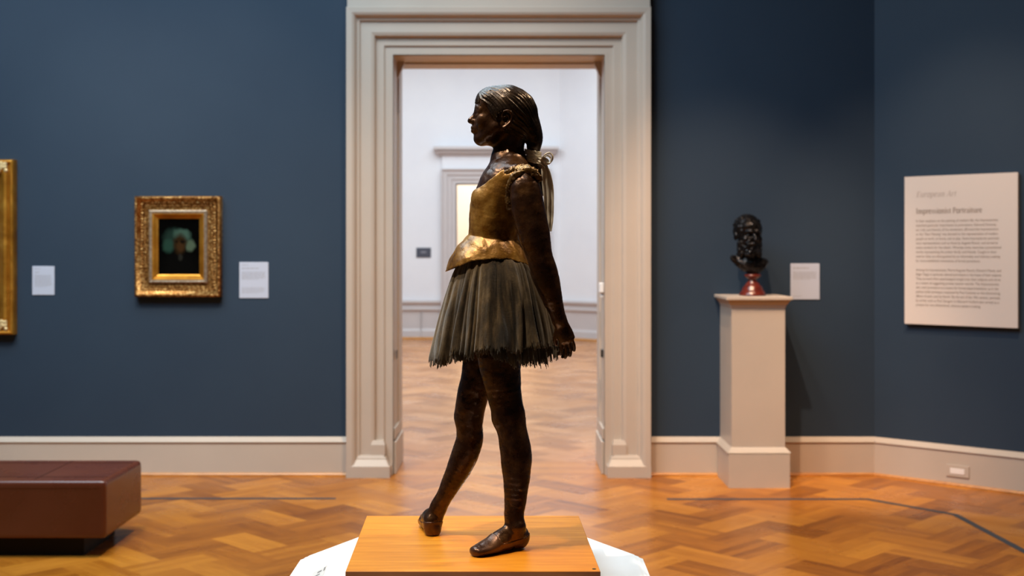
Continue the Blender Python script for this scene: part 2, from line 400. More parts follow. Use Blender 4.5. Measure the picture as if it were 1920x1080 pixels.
# rounded corner brackets at the head of the reveal
for s, x in ((1, OL), (-1, OR)):
    b = MB(); pts = [(x, OT), (x+s*.055, OT), (x+s*.048, OT-.03), (x+s*.03, OT-.065), (x+s*.012, OT-.11), (x, OT-.12)]
    a = [b.bm.verts.new((p[0], D+.30, p[1])) for p in pts]; c = [b.bm.verts.new((p[0], D+.36, p[1])) for p in pts]
    for i in range(len(pts)): b.bm.faces.new((a[i], a[(i+1)%len(pts)], c[(i+1)%len(pts)], c[i]))
    b.bm.faces.new(a); b.bm.faces.new(c); b.build('corner_bracket', M['trim'], door, kind='structure')
# plinth blocks
for s, xo in ((-1, OL), (1, OR)):
    def bx(b, a0, a1, pr, z0, z1, bev=0):
        x = sorted((xo+s*a0, xo+s*a1)); b.box(x[0], x[1], D-pr, D+.001, z0, z1, bev)
    b = MB()
    bx(b, .012, .320, .135, 0, .080)
    def wedge(a0, a1, p0, z0, a2, a3, p1, z1):
        q = [((xo+s*a0), D-p0, z0), ((xo+s*a1), D-p0, z0), ((xo+s*a3), D-p1, z1), ((xo+s*a2), D-p1, z1)]
        w = [(xo+s*a0, D, z0), (xo+s*a1, D, z0), (xo+s*a3, D, z1), (xo+s*a2, D, z1)]
        v = [b.bm.verts.new(p) for p in q+w]
        for f in ((0,1,2,3),(3,2,6,7),(1,5,6,2),(0,3,7,4),(0,4,5,1)): b.bm.faces.new([v[i] for i in f])
    wedge(.018, .305, .135, .080, .040, .255, .105, .125)
    bx(b, .040, .255, .100, .125, .132); wedge(.040, .250, .100, .132, .062, .238, .090, .152)
    bx(b, .050, .150, .085, .150, .225); wedge(.050, .150, .085, .225, .062, .138, .072, .255)
    b.build('plinth_block', M['trim'], door, kind='structure')
# latch plates and the small white box on the reveals
b = MB(); b.box(OL+.012, OL+.016, D+.10, D+.17, .82, .88); b.build('latch_plate', M['black'], door)
b = MB(); b.box(OR-.016, OR-.0, D+.10, D+.17, .83, .885); b.build('latch_plate', M['black'], door)
t = empty('door_sensor', (OR, D+.12, 1.33), 'small white sensor box on the right reveal of the tall doorway', 'sensor')
b = MB(); b.box(OR-.030, OR, D+.08, D+.17, 1.30, 1.37, .006); b.build('housing', M['white'], t)
b = MB(); b.box(OR-.022, OR, D+.10, D+.15, 1.265, 1.30, .004); b.build('bracket', M['white'], t)

# far doorway
fd = empty('door_2', ((FL+FR)/2, FY, 0)); fd['kind'] = 'structure'
P2 = [(0,-.02),(0,.03),(.07,.03),(.075,.05),(.15,.05),(.155,.075),(.23,.08),(.24,.11),(.262,.115),(.262,0)]
casing('casing', FL, FR, FT, FY, P2, M['trim_far']).build('casing', M['trim_far'], fd, kind='structure')
b = MB(); b.box(FL-.02, FL, FY-.01, FY+.45, 0, FT); b.box(FR, FR+.02, FY-.01, FY+.45, 0, FT); b.box(FL, FR, FY-.01, FY+.45, FT, FT+.02)
b.build('reveal_lining', M['trim_far'], fd, kind='structure')
b = MB(); b.box(FL-.25, FR+.25, FY-.06, FY, FT+.262, 3.33); b.build('frieze', M['white_wall'], fd, kind='structure')
b = MB(); b.box(FL-.40, FR+.40, FY-.22, FY, 3.42, 3.48, .01); b.box(FL-.36, FR+.36, FY-.16, FY, 3.36, 3.42, .02); b.box(FL-.30, FR+.30, FY-.10, FY, 3.32, 3.36, .01)
b.build('cornice', M['trim_far'], fd, kind='structure')

# ------------------------------------------------------------------ statue toolkit: signed distance fields on a grid
class Field:
    def __init__(s, lo, hi, h):
        s.lo = np.array(lo, float); s.h = h
        s.n = np.ceil((np.array(hi)-s.lo)/h).astype(int)+1
        s.f = np.full(s.n, .02, np.float32)
        s.ax = [(s.lo[i]+h*np.arange(s.n[i])).astype(np.float32) for i in range(3)]
    def sl(s, lo, hi):
        a = np.clip(np.floor((np.array(lo)-s.lo)/s.h).astype(int), 0, s.n-1); b = np.clip(np.ceil((np.array(hi)-s.lo)/s.h).astype(int)+1, 0, s.n)
        return tuple(slice(x, y) for x, y in zip(a, b))
    def grid(s, sl): return np.meshgrid(*[s.ax[i][sl[i]] for i in range(3)], indexing='ij', sparse=True)
    def put(s, sl, d, k, sub=False):
        f = s.f[sl]
        if d.size == 0: return
        if sub: g = -d; a, b, sg = -f, -g, -1     # max(f,-d) = -min(-f,d)
        else: a, b, sg = f, d, 1
        if k > 0:
            hh = np.clip(.5+.5*(b-a)/k, 0, 1); r = b*(1-hh)+a*hh - k*hh*(1-hh)
        else: r = np.minimum(a, b)
        s.f[sl] = sg*r
    def ell(s, c, r, k=.006, rot=None, sub=False):
        c = np.array(c, float); r = np.array(r, float); R = np.array(rot) if rot is not None else np.eye(3)
        m = float(max(r))+.02; sl = s.sl(c-m, c+m); X, Y, Z = s.grid(sl)
        dx, dy, dz = X-c[0], Y-c[1], Z-c[2]
        q = [(dx*R[0][i]+dy*R[1][i]+dz*R[2][i])/r[i] for i in range(3)]
        g = np.sqrt(q[0]**2+q[1]**2+q[2]**2)+1e-6; L = np.sqrt(dx*dx+dy*dy+dz*dz)
        d = (L*(1-1/g)).astype(np.float32); d = np.where(L < 1e-5, -min(r), d).astype(np.float32)
        s.put(sl, d, k, sub)
    def chain(s, pts, side=(1,0,0), k=.006, n=5, sub=False, inflate=0.0):
        """pts = (x,y,z, ra, rb): ra along side, rb across"""
        P = np.array(pts, float)
        Q = []
        for i in range(len(P)-1):
            p0, p1, p2, p3 = P[max(i-1,0)], P[i], P[i+1], P[min(i+2,len(P)-1)]
            for t in np.arange(n)/n:
                Q.append(.5*((2*p1)+(-p0+p2)*t+(2*p0-5*p1+4*p2-p3)*t*t+(-p0+3*p1-3*p2+p3)*t**3))
        Q.append(P[-1]); Q = np.array(Q); Q[:,3:] += inflate
        m = Q[:,3:].max()+.012
        sl = s.sl(Q[:,:3].min(0)-m, Q[:,:3].max(0)+m)
        out = np.full([x.stop-x.start for x in sl], 1.0, np.float32)
        off = [x.start for x in sl]
        side = np.array(side, float)
        for a, b in zip(Q, Q[1:]):
            T = b[:3]-a[:3]; L = np.linalg.norm(T)
            if L < 1e-6: continue
            T /= L; A = side-T*side.dot(T); A /= np.linalg.norm(A); B = np.cross(T, A)
            mm = max(a[3],a[4],b[3],b[4])+.012
            s2 = s.sl(np.minimum(a[:3],b[:3])-mm, np.maximum(a[:3],b[:3])+mm); X, Y, Z = s.grid(s2)
            dx, dy, dz = X-a[0], Y-a[1], Z-a[2]
            w = dx*T[0]+dy*T[1]+dz*T[2]; t = np.clip(w/L, 0, 1); w = w-t*L
            u = dx*A[0]+dy*A[1]+dz*A[2]; v = dx*B[0]+dy*B[1]+dz*B[2]
            ra = a[3]+(b[3]-a[3])*t; rb = a[4]+(b[4]-a[4])*t; rm = np.minimum(ra, rb)
            g = np.sqrt((u/ra)**2+(v/rb)**2+(w/rm)**2)+1e-6; R = np.sqrt(u*u+v*v+w*w)
            d = np.where(g < .02, -rm, R*(1-1/g)).astype(np.float32)
            o2 = tuple(slice(x.start-o, x.stop-o) for x, o in zip(s2, off))
            out[o2] = np.minimum(out[o2], d)
        s.put(sl, out, k, sub)
    def clip(s, fn):
        """keep where fn(X,Y,Z) < 0"""
        X, Y, Z = s.grid((slice(0,s.n[0]),slice(0,s.n[1]),slice(0,s.n[2])))
        s.f = np.maximum(s.f, np.broadcast_to(fn(X,Y,Z), s.f.shape).astype(np.float32))
    def displace(s, fn):
        m = np.argwhere(np.abs(s.f) < .012)
        if len(m) == 0: return
        p = s.lo+m*s.h
        s.f[m[:,0],m[:,1],m[:,2]] += fn(p[:,0],p[:,1],p[:,2]).astype(np.float32)
    def mesh(s, name, m, parent):
        import openvdb as vdb
        f = s.f
        for ax in range(3):
            sl = [slice(None)]*3; sl[ax] = 0; f[tuple(sl)] = np.maximum(f[tuple(sl)], s.h)
            sl[ax] = -1; f[tuple(sl)] = np.maximum(f[tuple(sl)], s.h)
        g = vdb.FloatGrid(.02); g.copyFromArray(np.clip(f, -.02, .02)); 
        pts, tri, quad = g.convertToPolygons(isovalue=0.0, adaptivity=0.0)
        pts = pts*s.h+s.lo
        me = bpy.data.meshes.new(name)
        nt, nq = len(tri), len(quad)
        me.vertices.add(len(pts)); me.vertices.foreach_set('co', pts.astype(np.float32).ravel())
        me.loops.add(nt*3+nq*4)
        me.loops.foreach_set('vertex_index', np.concatenate([tri[:, ::-1].ravel(), quad[:, ::-1].ravel()]).astype(np.int32))
        me.polygons.add(nt+nq)
        me.polygons.foreach_set('loop_start', np.concatenate([np.arange(nt)*3, nt*3+np.arange(nq)*4]).astype(np.int32))
        me.update(); me.validate()
        me.polygons.foreach_set('use_smooth', [True]*len(me.polygons))
        me.materials.append(m)
        o = bpy.data.objects.new(name, me); COL.objects.link(o)
        sm = o.modifiers.new('smooth', 'SMOOTH'); sm.factor = .5; sm.iterations = 2
        if parent: attach(o, parent)
        return o
def lat(seed):
    r = np.random.RandomState(seed); G = r.rand(32,32,32)*2-1
    def f(x, y, z, sc):
        x, y, z = x*sc, y*sc, z*sc
        xi, yi, zi = np.floor(x).astype(int), np.floor(y).astype(int), np.floor(z).astype(int)
        u, v, w = x-xi, y-yi, z-zi; u, v, w = [t*t*(3-2*t) for t in (u, v, w)]
        o = 0
        for a in (0,1):
            for b_ in (0,1):
                for c in (0,1):
                    o = o+G[(xi+a)%32,(yi+b_)%32,(zi+c)%32]*(u if a else 1-u)*(v if b_ else 1-v)*(w if c else 1-w)
        return o
    return f
N3 = lat(5)

# ------------------------------------------------------------------ bronze statue of a dancer (a plain stand-in of the same size and colours)
YC = 2.55
BZ = .989
K = YC/FP                                     # metres per pixel at the statue
statue = empty('bronze_statue', (-.03, YC, BZ), 'brown bronze statue of a standing girl in gauze skirt, on a wooden block', 'statue')
def W(px, py, y): p = at(px, py, YC+y); return (p.x, p.y, p.z)
def row(px, py, y, rpx, ry=None):
    return (*W(px, py, y), rpx*K, ry if ry is not None else rpx*K)
TORSO = [row(952,300,0,30,.034), row(957,320,0,38,.062), row(947,346,0,47,.076), row(938,378,0,51,.072), row(931,412,0,49,.066),
         row(928,445,0,46,.060), row(928,465,0,47,.062), row(930,500,0,54,.072), row(932,545,0,56,.080), row(932,590,0,50,.076)]
ARM = [row(985,338,-.082,22,.026), row(985,355,-.090,28,.030), row(991,395,-.098,30,.029), row(1002,440,-.102,28,.027), row(1011,478,-.103,24,.024),
       row(1022,515,-.101,24,.024), row(1033,552,-.096,20,.021), row(1043,582,-.092,15,.016), row(1049,602,-.090,13,.013)]
def far_arm(a): return [(*W(px-7, py, -y*1.0), r*K, ry) for (px, py, y, r, ry) in a]
ARM_F = [(985,338,-.082,22,.026), (983,355,-.090,26,.030), (987,395,-.098,28,.029), (996,440,-.102,26,.027), (1003,478,-.103,23,.024),
         (1014,515,-.101,22,.023), (1025,552,-.096,18,.020), (1035,582,-.092,14,.015), (1042,602,-.090,12,.012)]
LEG = [row(932,570,-.038,46,.042), row(934,630,-.042,42,.044), row(936,665,-.044,40,.043), row(941,710,-.046,35,.040), row(948,752,-.048,31,.034),
       row(954,782,-.05,30.5,.032), row(960,806,-.052,27.5,.031), row(965,834,-.054,28.5,.033), row(968,864,-.056,29,.033), row(968,900,-.06,24.5,.029),
       row(966,938,-.064,20,.022), row(964,966,-.068,18,.019), row(967,992,-.070,18,.018), row(973,1006,-.062,16,.018)]
LEG_F = [row(922,570,.038,44,.042), row(907,650,.042,38,.042), row(895,705,.046,31,.040), row(886,745,.048,30,.036), row(880,776,.050,28,.033),
         row(880,800,.052,25.5,.031), row(880,826,.055,26,.032), row(871,854,.058,26.5,.033), row(858,884,.061,23,.029), row(842,914,.064,18.5,.023),
         row(829,938,.067,16,.019), row(819,958,.069,17,.018), row(813,978,.070,16.5,.018), row(812,993,.062,14,.016)]
def footchain(hx, hy, dx, dy, L, wide=1.0):
    """heel point on the base, direction, length -> chain of rows (side = across the foot)"""
    d = np.array([dx, dy]); d = d/np.linalg.norm(d)
    R = []
    for t, zz, w, hh in [(.10,.023,.0148,.022),(.28,.027,.0168,.026),(.46,.024,.020,.023),(.64,.0165,.0225,.0160),(.80,.012,.0225,.0118),(.93,.0095,.0175,.0092)]:
        p = np.array([hx, hy])+d*L*t; R.append((p[0], p[1], BZ+zz, w*wide, hh))
    return R, (-d[1], d[0], 0)
hp = at(988, 1026, .614*FP/(1026-HY)); FOOT, FS = footchain(hp.x, hp.y, -.099, -.070, .136)
hp2 = at(790, 1006, .614*FP/(1006-HY)); FOOT2, FS2 = footchain(hp2.x+.021, hp2.y-.002, -.14, .985, .125, .92)

# head frame
HC = np.array(W(945, 217, 0)); PT = math.radians(9)
HFv = np.array([-math.cos(PT), 0, math.sin(PT)]); HUv = np.array([math.sin(PT), 0, math.cos(PT)]); HLv = np.array([0, -1.0, 0])
HR = np.stack([HFv, HLv, HUv], axis=1)
def hd(f, l, u): return HC+(HFv*f+HLv*l+HUv*u)*K
def build_body():
    F = Field((-.235, 2.38, BZ-.01), (.165, 2.79, BZ+.985), .0015)
    F.chain(TORSO, (1,0,0), .010, 4)
    F.chain([row(962,246,0,28,.030), row(956,275,0,27,.028), row(951,302,0,31,.034)], (1,0,0), .010)
    F.ell(W(968,322,-.052), (.026,.036,.022), .014); F.ell(W(966,322,.052), (.026,.036,.022), .014)   # trapezius
    F.ell(W(925,372,-.03), (.040,.030,.028), .012); F.ell(W(925,372,.03), (.040,.030,.028), .012)
    F.ell(W(965,560,-.035), (.040,.040,.050), .012); F.ell(W(965,560,.035), (.040,.040,.050), .012)
    for A in (ARM, [(*W(px-3, py, -y), r*K, ry) for (px,py,y,r,ry) in ARM_F]):
        F.chain(A, (1,0,0), .012, 4)
    for L_ in (LEG, LEG_F): F.chain(L_, (1,0,0), .010, 4)
    for px, y in ((944,-.05), (872,.05)):   # knees
        F.ell(W(px, 784, y), (.017,.018,.020), .014)
    F.chain(FOOT, FS, .009); F.chain(FOOT2, FS2, .009)
    F.ell(W(970,985,-.070), (.016,.022,.012), .008); F.ell(W(812,972,.071), (.016,.022,.012), .008)  # ankle bones
    # hands
    for side, sy in (('near', -1), ('far', 1)):
        off = -5 if sy > 0 else 0
        yb = sy*.090
        F.chain([(*W(1049+off,600,yb), 12*K, .012), (*W(1054+off,612,yb), 13*K, .009), (*W(1060+off,628,yb), 15.5*K, .0085), (*W(1064+off,637,yb), 15*K, .0080)], (1,0,.2), .006)
        # fingers: index .. little, from the front edge of the palm to its back edge
        for i, (bx_, by_, l1, l2, l3, r) in enumerate([(1052,637,12,8.5,7,3.9),(1059,640,13,9.5,7.5,4.0),(1066,639,12,9,7,3.8),(1072.5,635,9.5,7,6,3.4)]):
            an = math.radians(82-i*5); x, y_ = bx_+off, by_; a = an; yy = yb; P_ = [(*W(x, y_-5, yy), r*K*1.1, r*K*1.1)]
            P_.append((*W(x, y_, yy), r*K, r*K))
            for L3, bend, rr in ((l1, .10, .97), (l2, .26+.04*i, .9), (l3, .28, .78)):
                a += bend*.6; x -= -math.cos(a)*L3; y_ += math.sin(a)*L3; yy -= sy*bend*.010
                P_.append((*W(x, y_, yy), r*K*rr, r*K*rr))
            F.chain(P_, (1,0,0), .0018, 3)
        F.chain([(*W(1047+off,612,yb+.002*-sy), 6*K, 5*K), (*W(1043+off,624,yb-sy*.004), 5*K, 4.8*K), (*W(1041+off,636,yb-sy*.006), 4.3*K, 4.2*K), (*W(1043+off,646,yb-sy*.008), 3.4*K, 3.3*K)], (1,0,0), .004)
    # head
    def E(f,l,u,rf,rl,ru,k=.006,sub=False): F.ell(hd(f,l,u), (rf*K,rl*K,ru*K), k, HR, sub)
    def C(p, k=.004, sub=False): F.chain([(*hd(f,l,u), r*K, (r if len(q)==0 else q[0])*K) for (f,l,u,r,*q) in p], tuple(HFv), k, 4, sub)
    E(-3,0,6,55,43,48)
    E(16,0,-16,36,35,44,.010)
    E(30,0,16,25,33,28,.012)                      # forehead
    C([(10,30,-26,11),(24,20,-42,10),(35,6,-50,10)], .010); C([(10,-30,-26,11),(24,-20,-42,10),(35,-6,-50,10)], .010)
    E(38,0,-50,10,11,9,.010)                     # chin
    for s in (-1, 1):
        E(34,s*21,-18,14,12,13,.010)              # cheek
        C([(43,s*25,2,4.2),(51,s*15,6.5,4.4),(51.5,s*6,4,4.4)], .005)
        E(54,s*17.5,-4,8,8,5.5,.004,True)         # socket
        E(40.5,s*15.5,-5,9.5,10,8,.0015)          # eyeball
        C([(45,s*25,-3,2.2),(51.2,s*17,.6,2.6),(50,s*9,-2,2.0)], .0020)   # upper lid
        C([(44.5,s*24,-7,1.7),(49.8,s*17,-9.6,2.0),(48,s*9,-7,1.6)], .0020)
        E(54,s*5.5,-20.5,5.2,4.2,4.0,.004)          # nostril wings
    C([(47,0,8,6.0),(50.5,0,-2,5.6),(55,0,-10,5.2),(60,0,-17,5.2),(61.5,0,-19.5,4.8)], .008)
    for s in (-1,1): E(57,s*3.4,-25,2.4,1.6,1.6,.0015,True)
    E(47,0,-32,7,12,9,.010)
    C([(45,-11,-34.5,1.8),(54,-4,-31.5,3.0),(55,0,-31.8,2.8),(54,4,-31.5,3.0),(45,11,-34.5,1.8)], .003)
    C([(45,-10,-36,1.8),(52.4,-4,-37.2,3.0),(53.2,0,-37.6,3.1),(52.4,4,-37.2,3.0),(45,10,-36,1.8)], .003)
    C([(47,-11,-34.6,.7),(56.5,-5,-34.4,.7),(58,0,-34.5,.7),(56.5,5,-34.4,.7),(47,11,-34.6,.7)], .0015, True)
    
    for s in (-1, 1):                              # ears
        E(-7,s*40,-12,11,4.5,16,.004)
        E(-6,s*45,-10,6,4,9.5,.002,True)
        C([(3,s*43,-6,2.2),(0,s*45,3,2.5),(-9,s*46,5,2.7),(-16,s*45.5,-3,2.7),(-15,s*45,-14,2.5),(-8,s*43.5,-24,3.2),(-3,s*42,-26,3.0)], .0015)
        C([(-1,s*44,-8,1.5),(-7,s*45,-3,1.5),(-11,s*44.5,-10,1.6),(-8,s*43.5,-18,1.5)], .0015)
    F.displace(lambda x,y,z: .0009*N3(x,y,z,45)+.0005*N3(x,y,z,110))
    F.clip(lambda X,Y,Z: BZ+.0005-Z)
    F.mesh('body', M['bronze'], statue)
build_body()

def build_hair():
    F = Field((HC[0]-.075, YC-.075, HC[2]-.17), (HC[0]+.115, YC+.075, HC[2]+.075), .0014)
    def E(f,l,u,rf,rl,ru,k=.006,sub=False): F.ell(hd(f,l,u), (rf*K,rl*K,ru*K), k, HR, sub)
    E(-3,0,7,59,46.5,50.5)
    E(30,0,17,27.5,35.5,30.5,.010)
    E(-34,0,-20,24,30,26,.014)
    # hairline: keep behind a slanted plane and cut around the ears and nape
    n = HFv*.86+HUv*-.62; n /= np.linalg.norm(n); p0 = hd(44,0,25)
    F.clip(lambda X,Y,Z: ((X-p0[0])*n[0]+(Y-p0[1])*n[1]+(Z-p0[2])*n[2]) + .006*(N3(X+0*Y+0*Z,Y+0*X+0*Z,Z+0*X+0*Y,70)) )
    for s in (-1,1): E(-2,s*46,-22,17,12,25,.004,True)
    # combed ridges flowing back to the nape
    root = hd(-48,0,-30); ax = hd(40,0,30)-root; ax /= np.linalg.norm(ax)
    e1 = np.array([0,1.0,0]); e2 = np.cross(ax, e1)
    def ridge(x,y,z):
        q = np.stack([x-root[0], y-root[1], z-root[2]], 1); r = q-np.outer(q@ax, ax)
        th = np.arctan2(r@e1, r@e2)+.25*N3(x,y,z,22)
        return .0009*np.sin(th*46)+.0008*np.sin(th*23+1.3)+.0009*N3(x,y,z,60)
    F.displace(ridge)
    # plait from the nape
    P_ = [(992,236,22),(1001,258,17),(1001,278,12.5),(998,292,11),(1003,312,12.5),(1008,335,11),(1010,358,9.5),(1011,384,7),(1010,404,4)]
    F.chain([row(px,py,0,r,r*K*1.15) for px,py,r in P_], (1,0,0), .010)
    for i in range(13):
        t = i/12; py = 250+150*t; px = np.interp(py, [p[1] for p in P_], [p[0] for p in P_]); r = np.interp(py, [p[1] for p in P_], [p[2] for p in P_])
        F.ell(W(px+(3 if i%2 else -3)*(1-.4*t), py, (.005 if i%2 else -.005)), (r*K*.82, r*K*1.0, r*K*.8), .002)
    # combed fringe over the forehead
    def fh(l, u): return 30+26.5*math.sqrt(max(.02, 1-(l/34.5)**2-((u-16)/29.8)**2))
    for j in range(17):
        l = -30+3.75*j; lo_ = 19-abs(l)*.30+3*math.sin(j*2.4)
        F.chain([(*hd(fh(l*.8,41)-1, l*.8, 41-abs(l)*.1), 3.2*K, 3.2*K), (*hd(fh(l*.95,32), l*.95, 32-abs(l)*.15), 3.0*K, 3.2*K), (*hd(fh(l+1,lo_), l+1.5*math.sin(j), lo_), 1.7*K, 2.0*K)], (0,1,0), .0012)
    F.mesh('hair', M['bronze_hair'], statue)
build_hair()

def build_bodice():
    F = Field((-.15, 2.43, 1.52), (.075, 2.67, 1.80), .0015)
    T = [row(957,320,0,38,.062), row(947,346,0,47,.076), row(938,378,0,51,.072), row(931,412,0,49,.066), row(928,445,0,46,.060), row(927,463,0,47,.062),
         row(925,482,0,57,.072), row(921,500,0,70,.084), row(918,520,0,80,.092)]
    F.chain(T, (1,0,0), .006, 5, inflate=.0035)
    F.ell(W(925,372,-.03), (.044,.034,.031), .012); F.ell(W(925,372,.03), (.044,.034,.031), .012)
    for s in (-1,1):
        F.ell(W(978,332,s*.072), (.033,.024,.020), .010)
    # scooped neckline
    xs = [W(px,400,0)[0] for px in (860,905,930,955,975,1000,1030)]; zs = [W(900,py,0)[2] for py in (366,352,340,322,313,312,318)]
    F.clip(lambda X,Y,Z: Z-(np.interp(X, xs, zs)+.012*np.clip((np.abs(Y-YC)-.045)/.04,0,1)-.010*np.clip(1-np.abs(Y-YC)/.05,0,1)) + 0*Y)
    F.ell(W(950,302,0), (.040,.046,.030), .006, sub=True)
    # hem dips in front
    xh = [W(px,500,0)[0] for px in (835,860,885,915,950,985,1010)]; zh = [W(900,py,0)[2] for py in (509,499,490,485,485,495,508)]
    F.clip(lambda X,Y,Z: (np.interp(X, xh, zh)-Z)+0*Y)
    def fold(x,y,z):
        w = np.exp(-((z-1.612)/.02)**2)
        return .0012*N3(x,y,z,38)+.0008*N3(x,y,z,90)+.0012*w*np.sin((x*1.2+y*.4)*170+3*N3(x,y,z,20))
    F.displace(fold)
    b_ = F.mesh('bodice', M['bronze_gold'], statue); b_['label'] = 'golden brown sleeveless bodice'
    # gathered trim round the neckline and arm holes
    G = Field((-.13, 2.40, 1.66), (.085, 2.70, 1.81), .0014)
    for s in (-1,1):
        G.chain([(*W(px,py,s*y), r*K, r*K*1.3) for px,py,y,r in ((903,353,0,4),(910,349,.022,4.5),(923,342,.040,5),(938,332,.056,5.5),(952,325,.070,8.5),(968,319,.080,8),(985,318,.094,8.5),(1000,324,.098,8),(1010,336,.092,6))], (0,0,1), .004)
        G.chain([(*W(px,py,s*y), r*K*.9, r*K*1.1) for px,py,y,r in ((975,324,.104,7),(962,334,.098,6.5),(955,350,.088,5.5),(952,372,.082,5),(954,392,.078,4.5))], (0,0,1), .004)
    G.displace(lambda x,y,z: .0020*N3(x,y,z,60)+.0022*N3(x,y,z,150)+.0016*N3(x,y,z,300))
    t_ = G.mesh('neckline_trim', M['bronze_trim'], b_)
build_bodice()

def build_slippers():
    for fc, fs, lg, ank in ((FOOT, FS, LEG, W(970,985,-.070)), (FOOT2, FS2, LEG_F, W(812,972,.071))):
        P_ = np.array(fc); lo = P_[:,:3].min(0)-.04; hi = P_[:,:3].max(0)+.04; lo[2] = BZ-.006; hi[2] = BZ+.075
        F = Field(lo, hi, .0012); F.chain(lg[-3:], (1,0,0), .010, 4); F.chain(fc, fs, .009, 5); F.ell(ank, (.016,.022,.012), .008)
        F.f -= .0015
        h0 = np.array(fc[0][:2]); dv = np.array(fc[-1][:2])-h0; L = np.linalg.norm(dv); dv /= L
        def cut(X,Y,Z):
            t = ((X-h0[0])*dv[0]+(Y-h0[1])*dv[1])/L
            return Z-(BZ+np.interp(t, [-.3,0,.3,.55,.66,.8], [.034,.030,.022,.022,.05,.06]))
        F.clip(cut)
        F.displace(lambda x,y,z: .0005*N3(x,y,z,70))
        F.clip(lambda X,Y,Z: BZ+.0003-Z+0*X+0*Y)
        F.mesh('slipper', M['bronze_shoe'], statue)
build_slippers()

def build_skirt():
    rnd = random.Random(11)
    prs = [(rnd.uniform(0,6.28), rnd.uniform(-.25,.25)) for _ in range(6)]
    def layer(name, shrink, drop, seed, parent, nt=1500, ns=44, gap0=0.0):
        r_ = random.Random(seed); bm = bmesh.new(); rows = []
        fr = [r_.random() for _ in range(nt)]
        slow = [r_.uniform(-1,1) for _ in range(40)]
        def sl(th):
            u = th/(2*PI)*40; i = int(u)%40; f = u-int(u); f = f*f*(3-2*f); return slow[i]*(1-f)+slow[(i+1)%40]*f
        for j in range(ns+1):
            s = j/ns; R_ = []
            for i in range(nt):
                th = 2*PI*i/nt; c, sn = math.cos(th), math.sin(th)         # c=+1 back (image right), -1 front
                px0, py0 = 928+64*c, 480+(14*c*c)+(3*c)                # waist ring
                hem = 660+20*max(0,-c)**1.6 - 14*max(0,c)**2 + 7*sl(th) + drop
                if name == 'underskirt': hem += 34*max(0, math.cos(th+.75))**4
                fringe = ((fr[i]-.5)*5+(fr[(i//7)*7]-.5)*6)*(s**10)
                g = s**.62
                rad = 64+(118-64)*g*(.97+.03*sl(th+1)) - shrink*s**.4
                ry = .074+(.128-.074)*g - shrink*K*s**.4
                amp = (1.2+7.5*s)
                wob = 2.2*sl(th*.5)+.9*math.sin(s*2.3+th*5+seed)+.5*math.sin(s*5+th*9)
                pl = 1.15*math.sin(th*16+prs[0][0]+1.4*wob)+.42*math.sin(th*37+prs[1][0]+1.2*wob+s*1.4)+  .18*math.sin(th*71+2*wob)*(1-.4*s)+.8*math.sin(th*9+seed+wob*.5)*s
                pl = amp*(abs(pl)**.8*(1 if pl > 0 else -1.25))*.62
                px = 928+(rad+pl)*c+ (2*s); py = py0+(hem-py0)*s+fringe
                y = (ry+pl*K)*sn
                p = W(px, py, y)
                if True:
                    R_.append(bm.verts.new(p))
            rows.append(R_)
        for a, b_ in zip(rows, rows[1:]):
            for i in range(nt): 
                j = (i+1) % nt
                bm.faces.new((a[i], a[j], b_[j], b_[i]))
        # torn hem: drop some faces of the last rows
        bm.faces.ensure_lookup_table()
        kill = []
        for k in range(ns-3, ns):
            for i in range(nt):
                depth = ns-k
                if fr[i] > .50+.14*depth or (fr[(i//5)*5] > .80 and depth <= 2): kill.append(bm.faces[k*nt+i])
        bmesh.ops.delete(bm, geom=kill, context='FACES')
        me = bpy.data.meshes.new(name); bm.to_mesh(me); bm.free(); me.materials.append(M['tulle'])
        me.polygons.foreach_set('use_smooth', [True]*len(me.polygons))
        o = bpy.data.objects.new(name, me); COL.objects.link(o)
        so = o.modifiers.new('thick', 'SOLIDIFY'); so.thickness = .0009
        attach(o, parent); return o
    sk = layer('skirt', 0, 0, 3, statue); sk['label'] = 'grey-brown pleated gauze skirt with frayed hem'
    layer('underskirt', 9, 4, 8, sk); layer('underskirt', 18, -6, 15, sk)
build_skirt()

